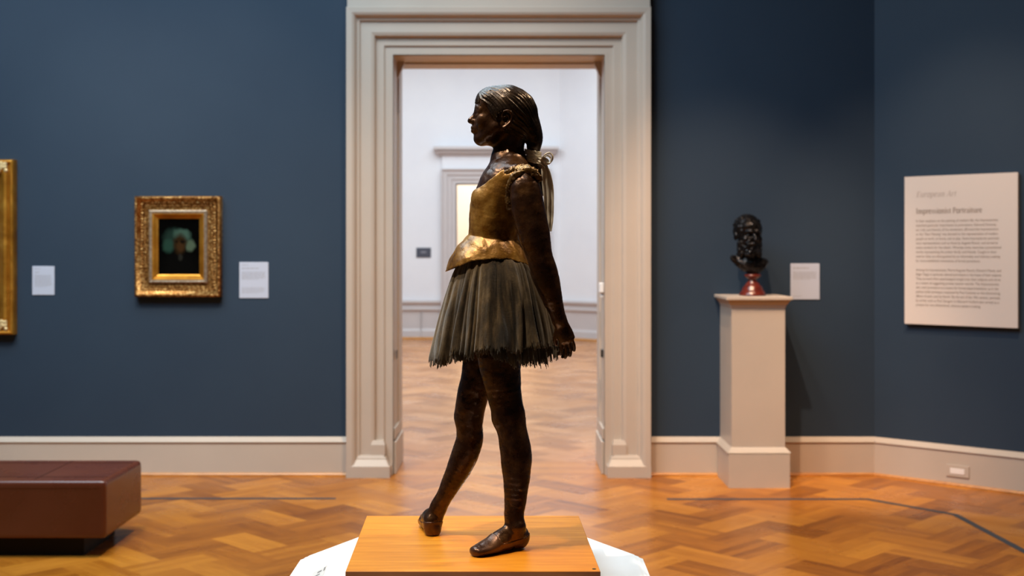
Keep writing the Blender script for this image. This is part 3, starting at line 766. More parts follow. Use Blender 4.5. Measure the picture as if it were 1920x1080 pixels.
def build_ribbon():
    bm = bmesh.new()
    def strip(pts, wdir, folds=2.0, amp=.0014, ph=0.0):
        """pts = (px, py, y, half width px); a cloth band with soft lengthwise folds"""
        P_ = np.array([(*W(a,b,c), d*K) for a,b,c,d in pts]); Q = []
        for i in range(len(P_)-1):
            p0,p1,p2,p3 = P_[max(i-1,0)],P_[i],P_[i+1],P_[min(i+2,len(P_)-1)]
            for t in np.arange(9)/9: Q.append(.5*((2*p1)+(-p0+p2)*t+(2*p0-5*p1+4*p2-p3)*t*t+(-p0+3*p1-3*p2+p3)*t**3))
        Q.append(P_[-1]); rows = []
        for k, q in enumerate(Q):
            a, b_ = Q[max(k-1,0)], Q[min(k+1,len(Q)-1)]; T = Vector(b_[:3]-a[:3]).normalized()
            w = Vector(wdir); w = (w-T*w.dot(T)).normalized(); n = T.cross(w); r_ = []
            for m_ in range(13):
                u = m_/6-1; r_.append(bm.verts.new(Vector(q[:3])+w*u*q[3]+n*(amp*math.sin(u*PI*folds+ph+k*.05)+.0006*math.sin(k*.5+m_))))
            rows.append(r_)
        for a, b_ in zip(rows, rows[1:]):
            for m_ in range(12): bm.faces.new((a[m_], a[m_+1], b_[m_+1], b_[m_]))
    # wraps round the plait
    for py, tilt in ((287, 3), (294, -2), (300, 4)):
        ring = [(999+15.0*math.cos(t), py+tilt*math.cos(t), .0175*math.sin(t), 5.0) for t in np.linspace(0, 2*PI, 13)]
        strip(ring, (0,0,1), 1.2, .0006)
    # knot, two small loops and two long tails
    strip([(1008,297,-.016,4),(1016,300,-.021,7),(1023,306,-.018,8),(1022,314,-.010,5)], (.5,0,1), 2, .0015)
    strip([(1014,302,-.020,5),(1021,291,-.024,6),(1031,287,-.022,6.5),(1036,294,-.018,6),(1033,304,-.014,6),(1022,308,-.012,5)], (.15,1,.2), 1.5, .0010)
    strip([(1016,303,.000,5),(1024,293,.012,6),(1032,296,.018,6),(1030,306,.010,5),(1020,308,-.004,4)], (.1,1,.1), 1.5, .0010)
    strip([(1020,305,-.016,4),(1022,318,-.017,7),(1025,340,-.015,9.5),(1028,370,-.013,9.5),(1029,400,-.012,9),(1030,420,-.012,6),(1031,434,-.012,3)], (1,.25,0), 2.2, .0018)
    strip([(1019,306,-.004,4),(1024,320,-.002,7),(1029,342,.000,8.5),(1031,372,.002,8.5),(1030,400,.002,8),(1028,418,.002,5)], (1,-.35,0), 1.8, .0018, 1.0)
    me = bpy.data.meshes.new('ribbon'); bm.to_mesh(me); bm.free(); me.materials.append(M['ribbon'])
    me.polygons.foreach_set('use_smooth', [True]*len(me.polygons))
    r = bpy.data.objects.new('ribbon', me); COL.objects.link(r); so = r.modifiers.new('thick', 'SOLIDIFY'); so.thickness = .0007
    attach(r, statue); r['label'] = 'cream satin ribbon tied round the plait'
build_ribbon()

# ------------------------------------------------------------------ wooden base and white pedestal
wb = empty('wooden_base', (-.0745, 2.555, .909), 'honey-coloured wooden block under the bronze dancer', 'base')
b = MB(); f0 = at(647.5, 1071.5, .614*FP/(1071.5-HY)); f1 = at(1126, 1071.5, .614*FP/(1071.5-HY)); r0 = at(687.7, 967, .614*FP/(967-HY)); r1 = at(1085, 967, .614*FP/(967-HY))
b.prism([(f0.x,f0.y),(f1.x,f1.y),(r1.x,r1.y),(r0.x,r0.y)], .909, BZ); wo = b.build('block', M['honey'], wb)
wo.data.materials.append(mixed('shaded wood edge', [(.3,(.16,.045,.008)),(.7,(.26,.085,.014))], 9, .45, vscale=(1,8,8)))  # side faces get less light: that shade is put into this darker colour
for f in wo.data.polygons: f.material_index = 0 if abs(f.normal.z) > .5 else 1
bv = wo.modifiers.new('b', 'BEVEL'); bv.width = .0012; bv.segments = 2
b = MB(); sp = at(1114, 1067, .614*FP/(1067-HY)); b.lathe([(.0038,BZ-.002),(.0038,BZ+.0006),(.003,BZ+.0009)], (sp.x, sp.y), 16); b.build('screw', mat('dark screw', (.03,.025,.02), .4, .8), wb)
PZ = .909
ped = empty('display_pedestal', (-.0745, 2.56, 0), 'white angular pedestal with stepped top edge carrying the wooden base', 'pedestal')
hx = PZ and (CZ-PZ)
vR = at(1189.5, 1040, hx*FP/(1040-HY)); vL = at(579, 1042, hx*FP/(1042-HY))
bR = at(1102, 1008.5, hx*FP/(1008.5-HY)); bL = at(671, 1007.7, hx*FP/(1007.7-HY))
dR = (Vector((bR.x-vR.x, bR.y-vR.y))).normalized(); dL = (Vector((bL.x-vL.x, bL.y-vL.y))).normalized()
def octo(e):
    cx = (vL.x+vR.x)/2; out = []
    yb = 3.08; yf = 2.14
    tr = (yb-vR.y)/dR.y; tl = (yb-vL.y)/dL.y
    pts = [(vR.x, vR.y), (vR.x+dR.x*tr, yb), (vL.x+dL.x*tl, yb), (vL.x, vL.y), (vL.x, 2.36), (vL.x+.14, yf), (vR.x-.14, yf), (vR.x, 2.36)]
    c = Vector((cx, 2.6))
    for p in pts:
        v = Vector(p)-c; out.append(tuple(c+v*(1+e/v.length)))
    return out
b = MB(); b.prism(octo(0)[::1], PZ-.006, PZ); b.prism(octo(.011), PZ-.012, PZ-.0055); b.prism(octo(.022), PZ-.06, PZ-.0115); b.prism(octo(.014), PZ-.075, PZ-.06)
b.build('top', M['white'], ped)
b = MB(); b.prism(octo(-.01), .12, PZ-.075); b.prism(octo(.02), 0, .12); b.build('body', M['white'], ped)
# small label fixed on the pedestal top, left of the block
c4 = [at(px, py, hx*FP/(py-HY)) for px, py in ((613,1061),(605,1082),(572,1100),(588,1074))]
lb = MB(); lb.prism([(p.x, p.y) for p in c4], PZ, PZ+.0012); pl = lb.build('info_plate', mat('grey plate', (.50,.52,.54), .4)); tag(pl, 'small grey label lying on the white pedestal left of the wooden base', 'label')
b = MB(); pa, pb_ = c4[0], c4[3]; ex = (c4[3]-c4[0]); ey = (c4[1]-c4[0])
for u0, u1, v0, v1 in ((.05,.16,.10,.42),(.30,.62,.22,.36),(.36,.80,.50,.60),(.50,.95,.72,.80)):
    q = [c4[0]+ex*a+ey*c for a, c in ((u0,v0),(u1,v0),(u1,v1),(u0,v1))]
    b.bm.faces.new([b.bm.verts.new((p.x, p.y, PZ+.0014)) for p in q])
b.build('print', mat('dark print', (.12,.12,.13), .5), pl)

# ------------------------------------------------------------------ bench
bench = empty('leather_bench', (-2.9, 6.62, 0), 'dark brown leather bench with a stitched top on a black recessed plinth, left foreground', 'bench')
def cushion():
    b = MB(); b.box(-4.0, -2.118, 6.30, 6.93, .100, .405, .030, 5)
    return b.build('seat', M['leather'], bench, smooth=False)
cs = cushion()
b = MB()
for x in (-2.50, -2.95, -3.4): b.box(x-.003, x+.003, 6.335, 6.895, .402, .4065)
b.box(-3.99, -2.14, 6.82, 6.826, .402, .4065); b.box(-3.99, -2.14, 6.40, 6.406, .402, .4065); b.build('seam', mat('seam leather', (.05,.012,.006), .5), cs)
b = MB(); b.box(-3.97, -2.15, 6.2985, 6.302, .366, .370); b.build('piping', M['leather'], cs)
b = MB(); b.box(-3.95, -2.25, 6.36, 6.85, 0, .100); b.build('plinth', M['bench_base'], bench)

# ------------------------------------------------------------------ floor tape
def tape(pts, label):
    b = MB(); w = .022
    P_ = [Vector(p) for p in pts]; L_, R_ = [], []
    for i, p in enumerate(P_):
        d0 = (P_[i]-P_[i-1]).normalized() if i else (P_[1]-P_[0]).normalized()
        d1 = (P_[i+1]-P_[i]).normalized() if i < len(P_)-1 else d0
        t = (d0+d1).normalized(); n = Vector((-t.y, t.x)); k = w/max(.5, n.dot(Vector((-d0.y, d0.x))))
        L_.append(p+n*k); R_.append(p-n*k)
    for i in range(len(P_)-1):
        lo = [b.bm.verts.new((q.x, q.y, .0003)) for q in (L_[i], L_[i+1], R_[i+1], R_[i])]
        hi = [b.bm.verts.new((q.x, q.y, .0015)) for q in (L_[i], L_[i+1], R_[i+1], R_[i])]
        b.bm.faces.new(hi); b.bm.faces.new(lo[::-1])
        for k_ in range(4): b.bm.faces.new((lo[k_], lo[(k_+1)%4], hi[(k_+1)%4], hi[k_]))
    tag(b.build('floor_tape', M['gap']), label, 'tape')
tape([(-4.6, 7.82), (-1.14, 7.82)], 'straight dark grey line of tape on the parquet left of the doorway')
tape([(1.0, 7.80), (2.29, 7.80), (2.69, 7.345), (2.73, 6.43), (2.78, 5.2)], 'bent dark grey line of tape on the parquet in front of the bust pedestal')

# ------------------------------------------------------------------ bust and its pedestal
pd = empty('bust_pedestal', (1.67, 8.4, 0), 'tall square taupe pedestal with moulded cap carrying the black bust', 'pedestal')
b = MB(); b.box(1.490, 1.852, 8.205, D-.001, .27, 1.235); b.build('shaft', M['trim'], pd)
b = MB(); b.box(1.464, 1.876, 8.165, D-.05, 0, .225); b.build('base', M['trim'], pd)
def sq(b, z0, z1, e0, e1):
    q = [(1.490-e, 8.205-e, 1.852+e) for e in (e0, e1)]
    v = []
    for (x0, y0, x1), z in zip(q, (z0, z1)): v += [b.bm.verts.new(p) for p in ((x0,y0,z),(x1,y0,z),(x1,D-.001,z),(x0,D-.001,z))]
    for f in ((0,1,2,3),(4,5,6,7),(0,1,5,4),(1,2,6,5),(2,3,7,6),(3,0,4,7)): b.bm.faces.new([v[i] for i in f])
b = MB(); sq(b, .225, .232, .0265, .033); sq(b, .232, .237, .033, .033); sq(b, .237, .256, .033, .016); sq(b, .256, .270, .016, .001); b.build('base_moulding', M['trim'], pd)
b = MB(); sq(b, 1.215, 1.222, .0, .006); sq(b, 1.222, 1.232, .006, .006); sq(b, 1.232, 1.255, .007, .024); sq(b, 1.255, 1.262, .026, .026); sq(b, 1.262, 1.268, .026, .034)
b.build('cap_moulding', M['trim'], pd)
b = MB(); b.box(1.447, 1.895, 8.160, D-.001, 1.268, 1.292, .006, 3); b.build('top', M['trim'], pd)

BY = 8.38; bust = empty('portrait_bust', (at(1411,549,BY).x, BY, 1.292), 'small black bronze bust of a bearded man on a turned red stand', 'bust')
KB = BY/FP
def WB(px, py, y): p = at(px, py, BY+y); return (p.x, p.y, p.z)
zz = lambda py: CZ-(py-HY)*KB
b = MB(); zb = 1.292; zt = zz(514)
pr = [(25*KB,0),(25*KB,.06),(23*KB,.12),(22*KB,.20),(19.5*KB,.24),(18.5*KB,.36),(14*KB,.50),(9.5*KB,.64),(8*KB,.74),(9*KB,.80),(14*KB,.86),(15.5*KB,.92),(15*KB,1.0),(3*KB,1.0)]
b.lathe([(r, zb+(zt-zb)*t) for r, t in pr], (bust.location.x, BY), 40); b.build('stand', M['red_marble'], bust, smooth=True)
def build_bust():
    c = WB(1402, 440, 0)
    F = Field((c[0]-.17, BY-.15, zz(520)), (c[0]+.19, BY+.15, zz(396)), .0024)
    TH_ = math.radians(-14)                       # turned a little to the right of the camera
    fw = np.array([math.sin(-TH_)*.9, -math.cos(TH_), 0]); fw /= np.linalg.norm(fw); sd = np.array([-fw[1], fw[0], 0]); up = np.array([0,0,1.0])
    Rm = np.stack([fw, sd, up], 1); H0 = np.array(WB(1403, 437, 0))
    def h(f,l,u): return H0+(fw*f+sd*l+up*u)*KB
    def E(f,l,u,a,b_,c_,k=.006,sub=False): F.ell(h(f,l,u), (a*KB,b_*KB,c_*KB), k, Rm, sub)
    E(-4,0,8,30,25,28); E(6,0,-8,22,21,26,.010); E(16,0,12,12,19,12,.010)
    E(8,0,-28,21,19,18,.010)                       # beard mass
    for s in (-1,1):
        F.chain([(*h(20,s*14,1), 3.4*KB,3.4*KB),(*h(27,s*7,3), 3.4*KB,3.4*KB),(*h(27,s*2,1), 3*KB,3*KB)], (0,0,1), .006)
        E(27,s*8.5,-4,6,6,4,.006,True); E(20,s*8.5,-4.5,5,5.5,4,.002)
        E(18,s*13,-12,7,6,6,.008); E(-3,s*24,-6,6,3,8,.004)
        F.chain([(*h(29,0,-19), 3*KB,3*KB),(*h(24,s*8,-22), 3*KB,3*KB),(*h(18,s*13,-27), 2.4*KB,2.4*KB)], (0,0,1), .003)
    F.chain([(*h(26,0,0), 2.6*KB,2.8*KB),(*h(31,0,-8), 3*KB,3.2*KB),(*h(34,0,-13), 3.6*KB,4.4*KB)], (0,0,1), .004)
    E(30,0,-24,4,7,1.6,.002,True)
    r_ = random.Random(5)
    for i in range(90):                            # curls of beard and hair
        a = r_.uniform(-1.9,1.9); u = r_.uniform(-44,-16)
        rr = 21+2*math.cos(a); E(4+rr*math.cos(a)*.95, rr*.92*math.sin(a), u, 3.6,3.6,4.4,.002)
    for i in range(70):
        a = r_.uniform(.9,2*PI-.9); u = r_.uniform(-6,30); q = math.sqrt(max(0,1-((u-8)/29)**2))
        E(-4+29*q*math.cos(a), 23*q*math.sin(a), u, 3.4,3.4,3.6,.003)
    # neck and cut shoulders
    F.chain([(*WB(1405,455,.01), .055,.055), (*WB(1405,478,.01), .055,.055), (*WB(1404,492,.01), .075,.070)], (1,0,0), .012)
    F.chain([(*WB(1374,484,.01), .020,.035), (*WB(1390,491,.005), .046,.050), (*WB(1406,496,0), .058,.062), (*WB(1422,496,.005), .052,.055), (*WB(1432,492,.01), .030,.042)], (0,0,1), .014)
    F.chain([(*WB(1409,500,0), .050,.050), (*WB(1411,510,0), .036,.040), (*WB(1411,517,0), .026,.03)], (1,0,0), .012)
    # rough sweeping drapery edge
    for t in np.linspace(0,1,16):
        px = 1372+52*t; py = 482+27*t**.9; F.ell(WB(px, py, -.035+.02*math.sin(t*9)), (.013,.018,.012), .006)
    F.displace(lambda x,y,z: .0028*N3(x,y,z,32)+.0020*N3(x,y,z,80))
    F.mesh('figure', M['black_bronze'], bust)
build_bust()

# ------------------------------------------------------------------ frames, labels, sign
def wz(py, Y=D): return CZ-(py-HY)*Y/FP
def wx(px, Y=D): return (px-960)*Y/FP
def rectloop(b, x0, x1, z0, z1, y, prof):
    """picture-frame moulding: prof = (distance inwards, projection)"""
    rows = []
    for sx, sz in ((0,0),(1,0),(1,1),(0,1)):
        rows.append([b.bm.verts.new(((x1-o if sx else x0+o), y-d, (z1-o if sz else z0+o))) for o, d in prof])
    for i in range(4):
        a, c = rows[i], rows[(i+1)%4]
        for j in range(len(prof)-1): b.bm.faces.new((a[j], a[j+1], c[j+1], c[j]))
def orn_loop(b, x0, x1, z0, z1, y, o, r, step, seed, sq_=1.0, d=0):
    """row of small carved bosses along a moulding"""
    rn = random.Random(seed)
    xa, xb, za, zb_ = x0+o, x1-o, z0+o, z1-o
    segs = [((xa,za),(xb,za)),((xb,za),(xb,zb_)),((xb,zb_),(xa,zb_)),((xa,zb_),(xa,za))]
    for p, q in segs:
        L = math.hypot(q[0]-p[0], q[1]-p[1]); n = max(2, int(L/step))
        for i in range(n):
            t = (i+.5)/n; rr = r*rn.uniform(.8,1.15)
            m4 = Matrix.Translation((p[0]+(q[0]-p[0])*t, y-d, p[1]+(q[1]-p[1])*t)) @ Matrix.Diagonal((rr, rr*sq_, rr, 1))
            bmesh.ops.create_icosphere(b.bm, subdivisions=1, radius=1, matrix=m4)
# portrait
YF = D
x0, x1, z0, z1 = wx(251.5,8.60), wx(413.5,8.60), wz(557,8.60), wz(367.5,8.60)
fr = empty('framed_portrait', ((x0+x1)/2, YF, z0), 'small dark portrait with pale headscarf in a wide ornate gold frame', 'painting')
b = MB(); rectloop(b, x0, x1, z0, z1, YF, [(0,0),(0,.050),(.004,.062),(.014,.068),(.022,.062),(.030,.050),(.045,.038),(.062,.030),(.085,.026),(.100,.030)])
orn_loop(b, x0, x1, z0, z1, YF, .013, .0105, .019, 1, .8, .062)
orn_loop(b, x0, x1, z0, z1, YF, .048, .013, .021, 2, .5, .036)
orn_loop(b, x0, x1, z0, z1, YF, .068, .009, .017, 3, .5, .029)
b.build('outer_moulding', M['gold'], fr, smooth=True)
b = MB(); rectloop(b, x0, x1, z0, z1, YF, [(.098,.022),(.100,.040),(.108,.046),(.118,.044),(.122,.036)])
orn_loop(b, x0, x1, z0, z1, YF, .120, .0045, .0095, 4, .9, .042)
b.build('silver_band', M['silver_gilt'], fr)
b = MB(); rectloop(b, x0, x1, z0, z1, YF, [(.120,.038),(.124,.046),(.132,.044),(.150,.026),(.160,.020),(.161,.006)]); b.build('inner_slip', M['gold_plain'], fr)
def portrait_mat(xc, zc, w, h):
    m = mat('dark portrait paint', (.001,.001,.001), .7, 0, .02)
    geo = nd(m, 'ShaderNodeTexCoord'); nz = nd(m, 'ShaderNodeTexNoise'); nz.inputs['Scale'].default_value = 26; lk(m, geo.outputs['Object'], nz.inputs['Vector'])
    sc = nd(m, 'ShaderNodeVectorMath', operation='MULTIPLY_ADD'); lk(m, nz.outputs['Color'], sc.inputs[0]); sc.inputs[1].default_value = (.03,.03,.03)
    lk(m, geo.outputs['Object'], sc.inputs[2]); sep = nd(m, 'ShaderNodeSeparateXYZ'); lk(m, sc.outputs[0], sep.inputs[0])
    cur = None
    def M2(op, a, c=None):
        n = nd(m, 'ShaderNodeMath', operation=op)
        for i, q in enumerate((a, c)):
            if q is None: continue
            if isinstance(q, (int, float)): n.inputs[i].default_value = q
            else: lk(m, q, n.inputs[i])
        return n.outputs[0]
    colr = None
    def ellipse(cx, cz, rx, rz, color, soft=.55):
        nonlocal colr
        dx = M2('DIVIDE', M2('SUBTRACT', sep.outputs[0], cx+.015), rx); dz = M2('DIVIDE', M2('SUBTRACT', sep.outputs[2], cz+.015), rz)
        d = M2('ADD', M2('MULTIPLY', dx, dx), M2('MULTIPLY', dz, dz))
        q = nd(m, 'ShaderNodeMapRange'); lk(m, d, q.inputs[0]); q.inputs[1].default_value = 1+soft; q.inputs[2].default_value = 1-soft
        mx = nd(m, 'ShaderNodeMix', data_type='RGBA'); lk(m, q.outputs[0], mx.inputs[0])
        if colr is None: mx.inputs[6].default_value = (.0006,.0006,.0005,1)
        else: lk(m, colr, mx.inputs[6])
        mx.inputs[7].default_value = (*color, 1); colr = mx.outputs[2]
    ellipse(xc, zc-.16, .13, .13, (.0018,.0018,.0015))
    ellipse(xc-.030, zc+.060, .080, .070, (.010,.024,.018))
    ellipse(xc-.078, zc+.005, .040, .048, (.014,.040,.028))
    ellipse(xc+.055, zc+.055, .035, .050, (.018,.036,.026))
    ellipse(xc+.078, zc+.008, .034, .040, (.060,.090,.058))
    ellipse(xc+.018, zc+.085, .058, .040, (.040,.080,.060))
    ellipse(xc+.004, zc+.020, .046, .072, (.020,.011,.004))
    ellipse(xc+.010, zc+.000, .026, .034, (.036,.017,.006))
    ellipse(xc-.016, zc+.032, .013, .008, (.004,.003,.002)); ellipse(xc+.024, zc+.032, .013, .008, (.004,.003,.002))
    ellipse(xc+.006, zc-.075, .016, .026, (.014,.014,.011))
    lk(m, colr, bsdf(m).inputs['Base Color']); return m
b = MB(); b.box(x0+.158, x1-.158, YF-.010, YF-.004, z0+.158, z1-.158)
b.build('canvas', portrait_mat((x0+x1)/2-fr.location.x+fr.location.x, (z0+z1)/2, .3, .4), fr)
# cropped frame on the left
x1 = wx(23.5,8.58); x0 = x1-1.05; z0, z1 = wz(628,8.58), wz(298.5,8.58)
fl = empty('framed_painting', ((x0+x1)/2, YF, z0), 'large painting at the left edge in a smooth orange-gold frame, cropped by the picture', 'painting')
b = MB(); rectloop(b, x0, x1, z0, z1, YF, [(0,0),(0,.055),(.006,.070),(.016,.074),(.026,.066),(.032,.052),(.040,.050),(.050,.066),(.066,.070),(.085,.060),(.100,.036),(.118,.030),(.120,.012)])
b.build('frame', M['gold_plain'], fl)
for cx_, cz_ in ((x1-.082, z0+.060), (x0+.082, z0+.060), (x1-.082, z1-.060), (x0+.082, z1-.060)):
    b = MB(); rn = random.Random(2)
    for i in range(16):
        m4 = Matrix.Translation((cx_+rn.uniform(-.038,.03), YF-.064, cz_+rn.uniform(-.03,.04))) @ Matrix.Diagonal((rn.uniform(.008,.018), .012, rn.uniform(.008,.02), 1)) 
        bmesh.ops.create_icosphere(b.bm, subdivisions=2, radius=1, matrix=m4)
    b.build('corner_ornament', M['pale_gilt'], fl, smooth=True)
b = MB(); b.box(x0+.115, x1-.115, YF-.018, YF-.004, z0+.115, z1-.115); b.build('canvas', mixed('muted landscape paint', [(.35,(.10,.14,.09)),(.5,(.28,.27,.20)),(.7,(.45,.47,.48))], 4, .5), fl)

def word_rows(b, x0, w, ztop, n, pitch, hgt, y, seed, last=.7):
    rn = random.Random(seed)
    for i in range(n):
        x = x0; end = x0+w*(rn.uniform(.93,1) if i < n-1 else last)
        while x < end:
            L = rn.uniform(.008,.03)*w/.15
            b.box(x, min(x+L, end), y-.0004, y, ztop-i*pitch-hgt, ztop-i*pitch); x += L+.012*w/.15*.35
def wall_label(xa, xb, za, zb_, label, rows, name='wall_label'):
    o = empty(name, ((xa+xb)/2, D, za), label, 'label', None)
    b = MB(); b.box(xa, xb, D-.006, D, za, zb_, .0025, 2)
    b.build('card', M['card'], o)
    b = MB()
    for (rz, n, wfrac, sd, hg) in rows:
        word_rows(b, xa+.018, (xb-xa-.036)*wfrac, zb_-rz, n, .0072, hg, D-.006, sd)
    b.build('print', M['card_text'], o); return o
wall_label(wx(61),wx(102.5),wz(553),wz(499), 'white text card on the blue wall between the two gold frames', [(.018,1,.5,1,.003),(.043,1,.4,2,.004),(.064,12,1,3,.0026)])
wall_label(wx(449),wx(503.5),wz(559),wz(491.5), 'white text card on the blue wall right of the small dark portrait', [(.018,1,.4,4,.004),(.042,1,1,5,.005),(.070,8,1,6,.0026),(.182,6,1,7,.0024)])
wall_label(wx(1482),wx(1536.5),wz(561.5),wz(494), 'white text card on the wall right of the black bust', [(.030,1,.95,8,.006),(.060,8,1,9,.0028),(.232,1,.5,10,.003)])
# dark plate in the far room
pe_ = empty('gallery_number_plate', (wx(794,FY), FY, 1.6), 'small dark grey plate on the white wall of the far gallery', 'plate')
b = MB(); b.box(wx(780.5,FY-.01), wx(808,FY-.01), FY-.012, FY, wz(483,FY), wz(464.5,FY), .003); b.build('plate', mat('slate plate', (.055,.06,.085), .5), pe_)
b = MB(); b.box(wx(789,FY), wx(799,FY), FY-.014, FY-.012, wz(474.5,FY), wz(471,FY)); b.build('print', mat('pale print', (.20,.20,.24), .5), pe_)
# small colourful painting seen in the end room
Y3 = 27.2
cp = empty('colourful_painting', (wx(977,Y3), Y3, wz(500,Y3)), 'small orange and blue painting in the farthest room, glimpsed behind the bronze arm', 'painting')
b = MB(); b.box(wx(955,Y3), wx(1000,Y3), Y3-.05, Y3, wz(503,Y3), wz(440,Y3)); b.build('frame', M['gold_plain'], cp)
mc = mixed('colourful paint', [(.34,(.06,.16,.35)),(.45,(.10,.25,.40)),(.52,(.75,.22,.05)),(.62,(.55,.25,.35)),(.7,(.70,.55,.25))], 5, .5)
b = MB(); b.box(wx(957,Y3), wx(998,Y3), Y3-.054, Y3-.05, wz(500,Y3), wz(443,Y3)); b.build('canvas', mc, cp)

# sign on the angled wall
SW0, SW1, SZ0, SZ1 = .2115*1.0348+.021, .966*1.0348+.012, 1.0915, 2.119
sg = empty('text_panel', tuple(CORN+DIR*((SW0+SW1)/2)+Vector((0,0,SZ0))), 'large cream text panel headed European Art on the angled wall', 'sign')
b = MB(); b.box(SW0, SW1, -.042, -.014, SZ0, SZ1, .0012, 1, M=MA); b.build('board', M['sign'], sg)
b = MB(); b.box(SW0+.05, SW1-.05, -.014, 0, SZ0+.05, SZ1-.05, M=MA); b.build('spacer', M['black'], sg)
def text(body, s0, z, size, m, name, shear=0, offset=0, width=None):
    c = bpy.data.curves.new(name, 'FONT'); c.body = body; c.size = size; c.shear = shear; c.offset = offset; c.extrude = .0003; c.space_line = 1.0
    o = bpy.data.objects.new(name, c); COL.objects.link(o); c.materials.append(m)
    bpy.context.view_layer.update()
    sx = (width/o.dimensions.x) if width else 1
    R4 = Matrix(((DIR.x, 0, NRM.x, 0), (DIR.y, 0, NRM.y, 0), (0, 1, 0, 0), (0,0,0,1)))
    p = CORN+DIR*s0+NRM*.0425; p.z = z
    o.matrix_world = Matrix.Translation(p) @ R4 @ Matrix.Diagonal((sx,1,1,1))
    me = bpy.data.meshes.new_from_object(o.evaluated_get(bpy.context.evaluated_depsgraph_get())); mw = o.matrix_world.copy()
    bpy.data.objects.remove(o); q = bpy.data.objects.new(name, me); COL.objects.link(q); q.matrix_world = mw
    q.parent = sg; q.matrix_parent_inverse = parent_inv(sg); return q
def spx(px):   # wall coordinate of an image column
    r = (px-960)/FP; return (r*D-2.595)/(.78+.68*r)*1.0348
def szy(px, py):
    s = spx(px)/1.0348; Y = D-.68*s; return CZ-(py-HY)*Y/FP
S0 = spx(1722)
# the two headings are in a roman letter with serifs, drawn here stroke by stroke (x height .46, capitals .68)
def arc(cx, cy, rx, ry, a0, a1, n=14): return [(cx+rx*math.cos(math.radians(a0+(a1-a0)*i/n)), cy+ry*math.sin(math.radians(a0+(a1-a0)*i/n))) for i in range(n+1)]
def stem(x, y0, y1, top=True, bot=True):
    o = [([(x,y0),(x,y1)], .085, .085)]
    if bot: o.append(([(x-.10,y0+.012),(x+.10,y0+.012)], .03, .03))
    if top: o.append(([(x-.10,y1-.012),(x+.045,y1-.012)], .03, .03))
    return o
GL = {
 'I': (.34, stem(.17,0,.68)+[([(.17,.668),(.27,.668)],.03,.03)]),
 'E': (.60, stem(.15,0,.68)+[([(.15,.665),(.52,.665)],.035,.035),([(.15,.015),(.54,.015)],.035,.035),([(.15,.35),(.42,.35)],.035,.035),([(.52,.68),(.52,.56)],.02,.035),([(.54,0),(.55,.14)],.035,.02),([(.42,.42),(.42,.28)],.025,.025)]),
 'P': (.56, stem(.15,0,.68)+[([(.15,.665)]+arc(.29,.50,.20,.165,90,-90)+[(.15,.335)],.055,.055)]),
 'A': (.68, [([(.10,0),(.33,.68)],.035,.035),([(.33,.68),(.58,0)],.085,.085),([(.19,.24),(.48,.24)],.03,.03),([(.02,.012),(.20,.012)],.03,.03),([(.48,.012),(.68,.012)],.03,.03)]),
 'm': (.86, stem(.13,0,.46)+stem(.42,0,.36,False)+stem(.71,0,.34,False)+[(arc(.275,.33,.145,.115,150,0),.04,.075),(arc(.565,.33,.145,.115,150,0),.04,.075)]),
 'n': (.57, stem(.13,0,.46)+stem(.43,0,.34,False)+[(arc(.28,.33,.15,.115,150,0),.04,.075)]),
 'r': (.40, stem(.13,0,.46)+[(arc(.26,.32,.13,.12,150,50),.04,.06),(arc(.34,.41,.02,.02,0,360),.04,.04)]),
 'i': (.28, stem(.14,0,.46)+[(arc(.13,.62,.022,.022,0,360),.05,.05)]),
 't': (.34, [([(.15,.58),(.15,.10)],.075,.085),(arc(.24,.10,.09,.09,180,300),.07,.03),([(.03,.445),(.30,.445)],.03,.03)]),
 'u': (.57, stem(.13,.12,.46,True,False)+stem(.43,0,.46,True,False)+[(arc(.27,.13,.14,.12,180,330),.07,.035),([(.43,.012),(.53,.012)],.03,.03)]),
 'o': (.52, [(arc(.26,.23,.19,.225,0,180),.075,.075),(arc(.26,.23,.19,.225,180,360),.075,.075)]),
 'e': (.48, [(arc(.25,.23,.18,.225,0,180),.035,.085),(arc(.25,.23,.18,.225,180,320),.085,.035),([(.08,.245),(.43,.245)],.028,.028)]),
 's': (.42, [(arc(.20,.345,.125,.10,50,260),.03,.07),(arc(.20,.125,.135,.105,80,-140),.07,.03),([(.33,.45),(.33,.34)],.02,.03),([(.07,.13),(.07,0)],.03,.02)]),
 'a': (.48, [([(.34,.33),(.34,.08)],.075,.075),(arc(.22,.32,.12,.125,160,0),.04,.06),(arc(.20,.13,.12,.125,100,290),.035,.07),([(.20,.255),(.34,.27)],.03,.03),(arc(.40,.06,.05,.05,190,330),.06,.03)]),
 'p': (.56, stem(.13,-.22,.46)+[(arc(.28,.23,.19,.225,130,0),.04,.085),(arc(.28,.23,.19,.225,0,-130),.085,.04)]),
 ' ': (.26, [])}
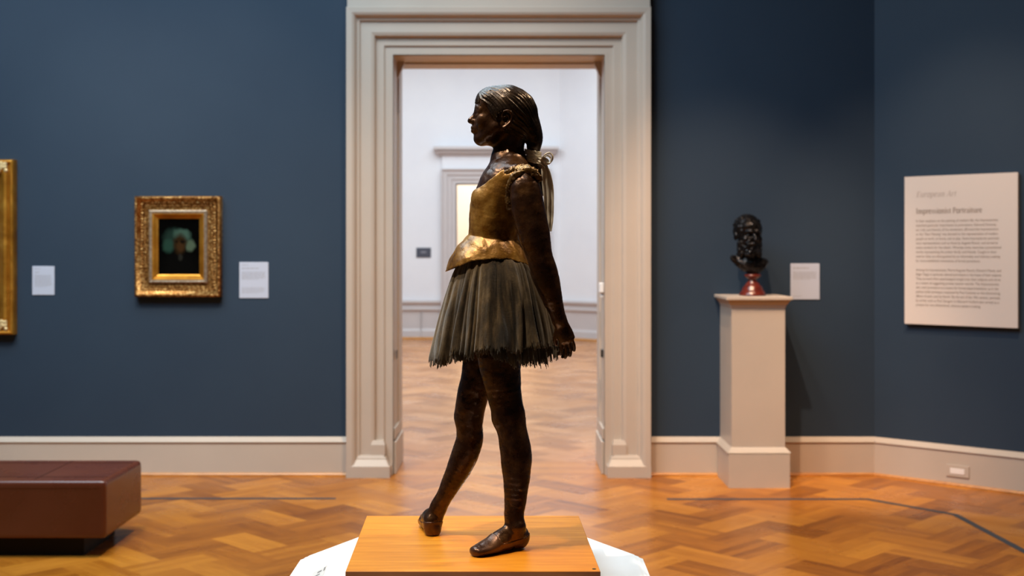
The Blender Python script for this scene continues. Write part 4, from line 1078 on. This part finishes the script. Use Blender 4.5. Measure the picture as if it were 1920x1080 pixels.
def heading(body, s0, z, width, cap, m, name, slant=0.0, weight=1.0):
    tot = sum(GL[c][0] for c in body); kx = width/tot; ky = cap/.68; b = MB(); x = 0
    def put(x_, y_): 
        p = CORN+DIR*(s0+(x_+slant*y_)*kx)+NRM*.0428; return (p.x, p.y, z+y_*ky)
    for c in body:
        w_, st = GL[c]
        for pl_, w0, w1 in st:
            n = len(pl_)
            for i in range(n-1):
                (xa, ya), (xb, yb) = pl_[i], pl_[i+1]; L = math.hypot(xb-xa, yb-ya) or 1; nx, ny = -(yb-ya)/L, (xb-xa)/L
                wa = (w0+(w1-w0)*i/(n-1))*weight/2; wb_ = (w0+(w1-w0)*(i+1)/(n-1))*weight/2; ex, ey = (xb-xa)/L*.006, (yb-ya)/L*.006
                q = [(x+xa-ex+nx*wa, ya-ey+ny*wa), (x+xb+ex+nx*wb_, yb+ey+ny*wb_), (x+xb+ex-nx*wb_, yb+ey-ny*wb_), (x+xa-ex-nx*wa, ya-ey-ny*wa)]
                b.bm.faces.new([b.bm.verts.new(put(*p)) for p in q])
        x += w_
    return b.build(name, m, sg)
heading('European Art', S0, szy(1722,370), spx(1797)-S0, .037, M['sign_grey'], 'heading', .28, 1.0)
heading('Impressionist Portraiture', S0, szy(1722,401), spx(1846)-S0, .036, M['sign_text'], 'title', 0, 1.55)
para1 = ['In their emphasis on the painting of modern life, the Impressionists', 'attached particular importance to portraiture. Edmond Duranty,', 'art critic and theorist of the movement, affirmed that Impressionism',
 'or the "New Painting" was devoted to the representation of modern', 'people at work, at home, and at play. Some Impressionist portraits', 'were representations such as those by Auguste Renoir, and served as',
 'status symbols for the sitters. Whereas many were less conventional', 'works representing the artists\' family and friends. Caught in their', 'interior they are distinguished by an informality and intimacy making', 'for more established conventions of formal portraiture.']
para2 = ['Among the Impressionists, Pierre-Auguste Renoir, Edouard Manet, and', 'Edgar Degas in particular altered portraiture in the hopes of their subjects.', 'They pursued often psychological insight into their subjects and serve',
 'as a means of suggesting private interior worlds. The Impressionists', 'also used portraiture as a means for formal experimentation, as in the', 'palette knife technique employed by Paul Cezanne or the shimmering',
 'effects of paint used by Renoir. By the end of the 19th century, portraits', 'by artists such as Paul Gauguin to Edouard Vuillard also served as a', 'pretext for two-dimensional, abstract pattern-making.']
e1 = [1875,1873,1876,1875,1877,1875,1881,1873,1879,1842]; e2 = [1881,1882,1880,1877,1876,1879,1879,1877,1843]
for i, (t_, e) in enumerate(zip(para1, e1)): text(t_, S0, szy(1722, 417+i*(491-417)/9), .0255, M['sign_text'], 'text_line', 0, 0, spx(e)-S0)
for i, (t_, e) in enumerate(zip(para2, e2)): text(t_, S0, szy(1722, 508+i*(573-508)/8), .0255, M['sign_text'], 'text_line', 0, 0, spx(e)-S0)
# outlet in the baseboard
so = spx(1799)
oc = empty('wall_outlet', tuple(CORN+DIR*so+NRM*.028+Vector((0,0,.11))), 'small white electrical outlet in the baseboard below the text panel', 'outlet')
b = MB(); b.box(so-.078, so+.078, -.036, -.028, .062, .142, .003, 2, M=MA); b.build('cover_plate', M['trim'], oc)
b = MB(); b.box(so-.050, so+.048, -.039, -.036, .082, .120, .002, 1, M=MA); b.build('socket', mat('white plastic', (.85,.82,.80), .3), oc)
